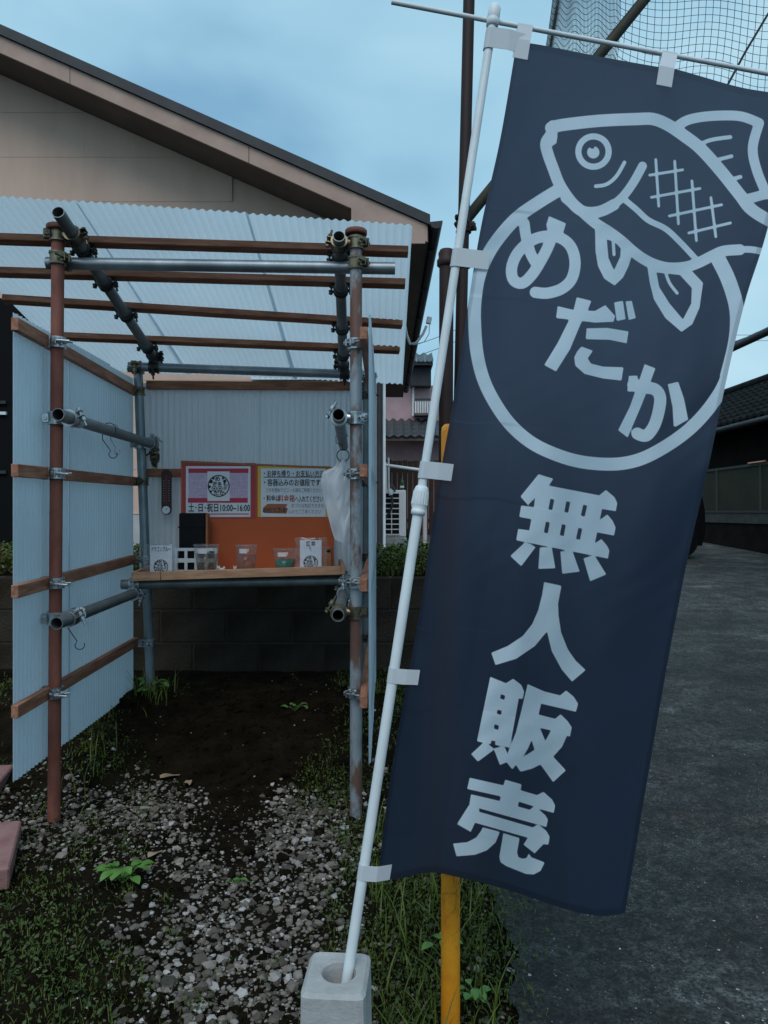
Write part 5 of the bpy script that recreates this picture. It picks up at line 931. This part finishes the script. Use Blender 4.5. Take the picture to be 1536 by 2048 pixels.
def grass_w(x, y):
    n = mnoise.noise((x * 0.013, y * 0.017, 7.7)) * 0.45 + mnoise.noise((x * 0.04, y * 0.05, 3.7)) * 0.35
    return 0.08 + 0.55 * ga(x, y, 90, 1970, 200, 150) + 1.25 * ga(x, y, 870, 1880, 170, 260) + 0.75 * ga(x, y, 670, 1550, 70, 90) + 0.55 * ga(x, y, 190, 1480, 110, 80) + 0.4 * ga(x, y, 40, 1780, 80, 60) + 0.35 * ga(x, y, 330, 1385, 250, 30) + 0.35 * ga(x, y, 990, 1040, 250, 300) - 0.5 * ga(x, y, 470, 1800, 180, 150) - 0.8 * dirt(x, y) + n
bm = bmesh.new(); bmesh.ops.create_icosphere(bm, subdivisions=1, radius=1); bm.verts.ensure_lookup_table(); iv = np.array([v.co[:] for v in bm.verts]); ifc = np.array([[v.index for v in f.verts] for f in bm.faces]); bm.free()
def stones(name, pl, m):
    V_, F_, T_ = [], [], []
    for k, (x, y, r) in enumerate(pl):
        s = np.array([rng.uniform(0.75, 1.25), rng.uniform(0.75, 1.25), rng.uniform(0.45, 0.8)]) * r; v = iv * (1 + rng.uniform(-0.20, 0.20, (len(iv), 1)))
        cut = rng.normal(size=(3, 3)); cut /= np.linalg.norm(cut, axis=1)[:, None]
        for c_ in cut: dd = v @ c_; v = v - np.outer(np.maximum(dd - 0.62, 0), c_)
        v = v * s; a, b_ = rng.uniform(0, 6.28), rng.uniform(-0.5, 0.5); ca, sa, cb2, sb = math.cos(a), math.sin(a), math.cos(b_), math.sin(b_)
        v = v @ np.array([[1, 0, 0], [0, cb2, sb], [0, -sb, cb2]]) @ np.array([[ca, sa, 0], [-sa, ca, 0], [0, 0, 1]]); v += (x, y, soil(x, y) + s[2] * rng.uniform(-0.25, 0.5) + (0.006 if x > 0.34 else 0))
        V_.append(v); F_.append(ifc + k * len(iv)); T_.append(np.full(len(iv), rng.uniform()))
    me = rawmesh(name, np.concatenate(V_), np.concatenate(F_), False); a = me.attributes.new('tone', 'FLOAT', 'POINT'); a.data.foreach_set('value', np.concatenate(T_).astype(np.float32)); return link(name, me, m, None, kind='stuff')
def stone_mat():
    m = mat('gravel_stone', (0.3, 0.3, 0.3), 0.85, bump=0.3, bscale=120); t = m.node_tree; b = t.nodes['Principled BSDF']; at = t.nodes.new('ShaderNodeAttribute'); at.attribute_name = 'tone'; r = t.nodes.new('ShaderNodeValToRGB'); e = r.color_ramp; e.elements[0].color = (0.055, 0.046, 0.040, 1); e.elements[1].color = (0.44, 0.41, 0.40, 1)
    for p, c in ((0.25, (0.075, 0.062, 0.048)), (0.5, (0.14, 0.118, 0.097)), (0.75, (0.215, 0.18, 0.155)), (0.9, (0.30, 0.265, 0.24))): q = e.elements.new(p); q.color = (*c, 1)
    n = t.nodes.new('ShaderNodeTexNoise'); n.inputs['Scale'].default_value = 60; co = [x for x in t.nodes if x.type == 'TEX_COORD'][0]; t.links.new(co.outputs['Object'], n.inputs['Vector']); mr = t.nodes.new('ShaderNodeMapRange'); mr.inputs['To Min'].default_value = 0.65; mr.inputs['To Max'].default_value = 1.25; t.links.new(n.outputs['Fac'], mr.inputs['Value'])
    s = t.nodes.new('ShaderNodeVectorMath'); s.operation = 'SCALE'; t.links.new(at.outputs['Fac'], r.inputs['Fac']); t.links.new(r.outputs[0], s.inputs[0]); t.links.new(mr.outputs[0], s.inputs['Scale']); t.links.new(s.outputs[0], b.inputs['Base Color']); return m
STONE = stone_mat()
pl = []; tries = 0
while len(pl) < 8300 and tries < 60000:
    tries += 1; X, Y = rng.uniform(-1.95, 0.36), rng.uniform(1.25, 3.75); x, y = proj(X, Y, gh(X, Y)); g = gravel_w(x, y)
    if rng.uniform() < g: pl.append((X, Y, float(np.clip(rng.lognormal(math.log(0.0063), 0.48), 0.0025, 0.021))))
stones('gravel', pl, STONE)
pl = [(rng.uniform(-1.5, 0.3), rng.uniform(2.6, 4.3), rng.uniform(0.002, 0.006)) for _ in range(160)] + [(rng.uniform(-1.5, 0.3), rng.uniform(1.3, 3.2), rng.uniform(0.002, 0.005)) for _ in range(2500)]
stones('soil_grit', pl, STONE)
pl = [(rng.uniform(-1.6, 0.33), rng.uniform(1.3, 4.4), float(np.clip(rng.lognormal(math.log(0.007), 0.5), 0.003, 0.024))) for _ in range(5200)]
stones('soil_clods', pl, SOILM)
pl = []
for _ in range(7500):
    Y = 1.3 + rng.uniform() ** 1.7 * 9; pl.append((0.36 + rng.uniform() * 0.7 * Y, Y, float(np.clip(rng.lognormal(math.log(0.0019), 0.55), 0.0009, 0.008))))
stones('driveway_grit', pl, mat('pale_grit', (0.34, 0.34, 0.33), 0.8, c2=(0.50, 0.50, 0.50), nscale=40))
# ---- grass blades and low leaves
def blades(name, base, m, hmin, hmax, wd=0.0022, seg=3, lean=0.7):
    n = len(base); base = np.array(base); h = rng.uniform(hmin, hmax, n) * rng.uniform(0.5, 1, n); az = rng.uniform(0, 6.28, n); ln = rng.uniform(0.1, lean, n) * h; dx, dy = np.cos(az), np.sin(az); sxv, syv = -dy * wd, dx * wd; V_ = np.zeros((n, 2 * seg + 1, 3))
    for k in range(seg + 1):
        t = k / seg; c = np.stack([base[:, 0] + dx * ln * t ** 2, base[:, 1] + dy * ln * t ** 2, base[:, 2] + h * (t - 0.25 * t * t * ln / h)], -1)
        if k < seg: wv = (1 - 0.6 * t); V_[:, 2 * k] = c + np.stack([sxv, syv, 0 * h], -1) * wv; V_[:, 2 * k + 1] = c - np.stack([sxv, syv, 0 * h], -1) * wv
        else: V_[:, 2 * seg] = c
    f = []
    for k in range(seg - 1): f += [(2 * k, 2 * k + 1, 2 * k + 3), (2 * k, 2 * k + 3, 2 * k + 2)]
    f += [(2 * seg - 2, 2 * seg - 1, 2 * seg)]; F_ = (np.array(f)[None] + (np.arange(n) * (2 * seg + 1))[:, None, None]).reshape(-1, 3)
    return rawmesh(name, V_.reshape(-1, 3), F_, True)
def leaves(name, base, size, tilt=0.7):
    n = len(base); base = np.array(base); s = rng.uniform(*size, n)[:, None]; nrm = np.stack([rng.normal(0, tilt, n), rng.normal(0, tilt, n), np.ones(n)], -1); nrm /= np.linalg.norm(nrm, axis=1)[:, None]
    a = np.cross(nrm, rng.normal(size=(n, 3))); a /= np.linalg.norm(a, axis=1)[:, None]; b = np.cross(nrm, a); V_ = np.stack([base - a * s, base - a * s * 0.3 + b * s * 0.48, base + a * s * 0.45 + b * s * 0.40, base + a * s * 1.05 - nrm * s * 0.15, base + a * s * 0.45 - b * s * 0.40, base - a * s * 0.3 - b * s * 0.48], 1)
    return rawmesh(name, V_.reshape(-1, 3), (np.arange(n * 6).reshape(n, 6)), True)
gb, gl, tall = [], [], []; tries = 0
while tries < 150000:
    tries += 1; X, Y = rng.uniform(-2.1, 0.47), rng.uniform(1.2, 4.45); z_ = soil(X, Y) + (0.008 if X > 0.34 else 0); x, y = proj(X, Y, z_); g = grass_w(x, y)
    if X > 0.30 and rng.uniform() < (X - 0.30 - 0.05 * mnoise.noise((Y * 3, 0, 4))) / 0.16: continue
    q = rng.uniform()
    if q < g * 0.50: gb.append((X, Y, z_))
    elif q < g * 0.95: gl.append((X, Y, z_ + rng.uniform(0.002, 0.03)))
    if 735 < x < 1010 and y > 1650 and rng.uniform() < 0.035: tall.append((X, Y, z_))
for k in range(2600):   # outside the side sheet and along the wall foot
    X, Y = (rng.uniform(-3.2, -1.37), rng.uniform(2.6, 4.4)) if k % 2 else (rng.uniform(-0.12, 0.45), rng.uniform(3.9, 4.46)); gb.append((X, Y, soil(X, Y)))
link('grass', blades('grass', gb, GRASSM, 0.008, 0.040, 0.0013, 3, 1.1), GRASSM, None, kind='stuff'); link('ground_cover', leaves('ground_cover', gl, (0.003, 0.009)), MOSSM, None, kind='stuff')
for k in range(60): X = rng.normal(-1.20, 0.06); Y = rng.normal(3.85, 0.10); tall.append((X, Y, soil(X, Y)))
for k in range(40): X = rng.normal(-1.30, 0.05); Y = rng.normal(3.30, 0.2); tall.append((X, Y, soil(X, Y)))
link('long_grass', blades('long_grass', tall, GRASSM, 0.07, 0.20, 0.0026, 5, 0.9), GRASSM, None, kind='stuff')
# leafy weeds
def weed(px_, py_, d, n, size, label):
    X = (px_ - 768) / F * d; p = Vector((X, d, soil(X, d))); t = thing('leafy_weed', label, 'weed', p, 'broad leaved weeds'); 
    for k in range(n):
        a = rng.uniform(0, 6.28); rr = size * (0.25 + 0.75 * (k + 1) / n); tip = p + Vector((math.cos(a) * rr, math.sin(a) * rr * 0.8, size * rng.uniform(0.25, 0.75))); u_ = Vector((math.cos(a), math.sin(a), rng.uniform(-0.3, 0.3))).normalized(); s_ = u_.cross(Vector((0, 0, 1))).normalized(); L_ = size * rng.uniform(0.45, 0.70); W_ = L_ * rng.uniform(0.30, 0.40); mb = MB(); g = []
        for i in range(7):
            tt = i / 6; ww = W_ * math.sin(math.pi * min(1, tt * 0.92 + 0.06)) ** 0.8; c_ = tip + u_ * (L_ * (tt - 0.4)) + Vector((0, 0, -0.12 * L_ * (2 * tt - 0.8) ** 2)); g += [c_ - s_ * ww + Vector((0, 0, 0.18 * ww)), c_, c_ + s_ * ww + Vector((0, 0, 0.18 * ww))]
        mb.add(g, [(3 * i + j, 3 * i + j + 1, 3 * i + j + 4, 3 * i + j + 3) for i in range(6) for j in range(2)], True); mb.build('leaf', LEAF2, t)
        MB().path([p, p.lerp(tip, 0.5) + Vector((0, 0, 0.01)), tip - u_ * (L_ * 0.4)], 0.0013, 4).build('stem', LEAF2, t)
weed(245, 1775, 2.43, 16, 0.078, 'bright broad leaved weed in the gravel before the bare soil'); weed(590, 1432, 3.72, 7, 0.06, 'small leafy weed on the dark soil under the shelf'); weed(300, 1390, 3.9, 9, 0.10, 'dark weed at the foot of the galvanised corner post'); weed(885, 1850, 2.05, 9, 0.055, 'low weed beside the yellow post'); weed(470, 1750, 2.42, 6, 0.035, 'tiny weed between gravel patches'); weed(950, 1960, 1.85, 8, 0.05, 'low weed at the driveway edge')
DRY = mat('dry_leaf', (0.34, 0.26, 0.18), 0.8, c2=(0.26, 0.17, 0.10), nscale=20)
def dry_leaf(px_, py_, d, L_, label, rz):
    X = (px_ - 768) / F * d; p = Vector((X, d, soil(X, d) + 0.016)); g = []
    for i in range(8):
        tt = i / 7; ww = 0.32 * L_ * math.sin(math.pi * min(1, tt * 0.95 + 0.03)); g += [Vector((L_ * (tt - .5), ww * s_, 0.006 * math.sin(tt * 5 + s_) * (1 if s_ else 0.2))) for s_ in (-1, 0, 1)]
    M = Matrix.Rotation(rz, 3, 'Z'); MB().add([p + M @ q for q in g], [(3 * i + j, 3 * i + j + 1, 3 * i + j + 4, 3 * i + j + 3) for i in range(7) for j in range(2)], True).build('dry_leaf', DRY, None, label=label, cat='leaf', group='fallen dry leaves')
dry_leaf(340, 1498, 3.25, 0.085, 'curled pale dry leaf on the bare soil', 0.4); dry_leaf(375, 1512, 3.2, 0.06, 'small pale dry leaf touching a larger one on bare soil', 2.0); dry_leaf(310, 1705, 2.62, 0.06, 'brown dry leaf on the gravel beside the weed', 0.9)
# ---- hedge on the terrace
hg = thing('hedge', 'low dark green clipped hedge on top of the block wall', 'hedge', (-1, 4.9, TZ)); hl = []
for _ in range(15000):
    X = rng.uniform(-2.9, 0.40); Y = rng.uniform(4.62, 5.15); top = 0.175 + 0.05 * mnoise.noise((X * 3, Y * 3, 1)) + 0.03 * mnoise.noise((X * 11, Y * 11, 4)); q = rng.uniform() ** 0.8
    hl.append((X, Y + 0.0, TZ + 0.01 + top * q))
link('foliage', leaves('foliage', hl, (0.008, 0.017), 1.0), LEAF, hg)
mb = MB()
for _ in range(90): X = rng.uniform(-2.8, 0.35); Y = rng.uniform(4.7, 5.1); mb.path([(X, Y, TZ - 0.01), (X + rng.normal(0, 0.03), Y, TZ + 0.09), (X + rng.normal(0, 0.06), Y + rng.normal(0, 0.04), TZ + 0.17)], 0.004, 4)
mb.build('stems', SLICE, hg, kind='stuff')
lg = [(rng.normal(0.22, 0.10), rng.uniform(4.62, 4.8), TZ) for _ in range(70)] + [(rng.normal(-0.02, 0.05), 4.63, TZ) for _ in range(14)]
link('wall_top_grass', blades('wall_top_grass', lg, GRASSM, 0.12, 0.30, 0.0035, 6, 1.1), GRASSM, None, kind='stuff')
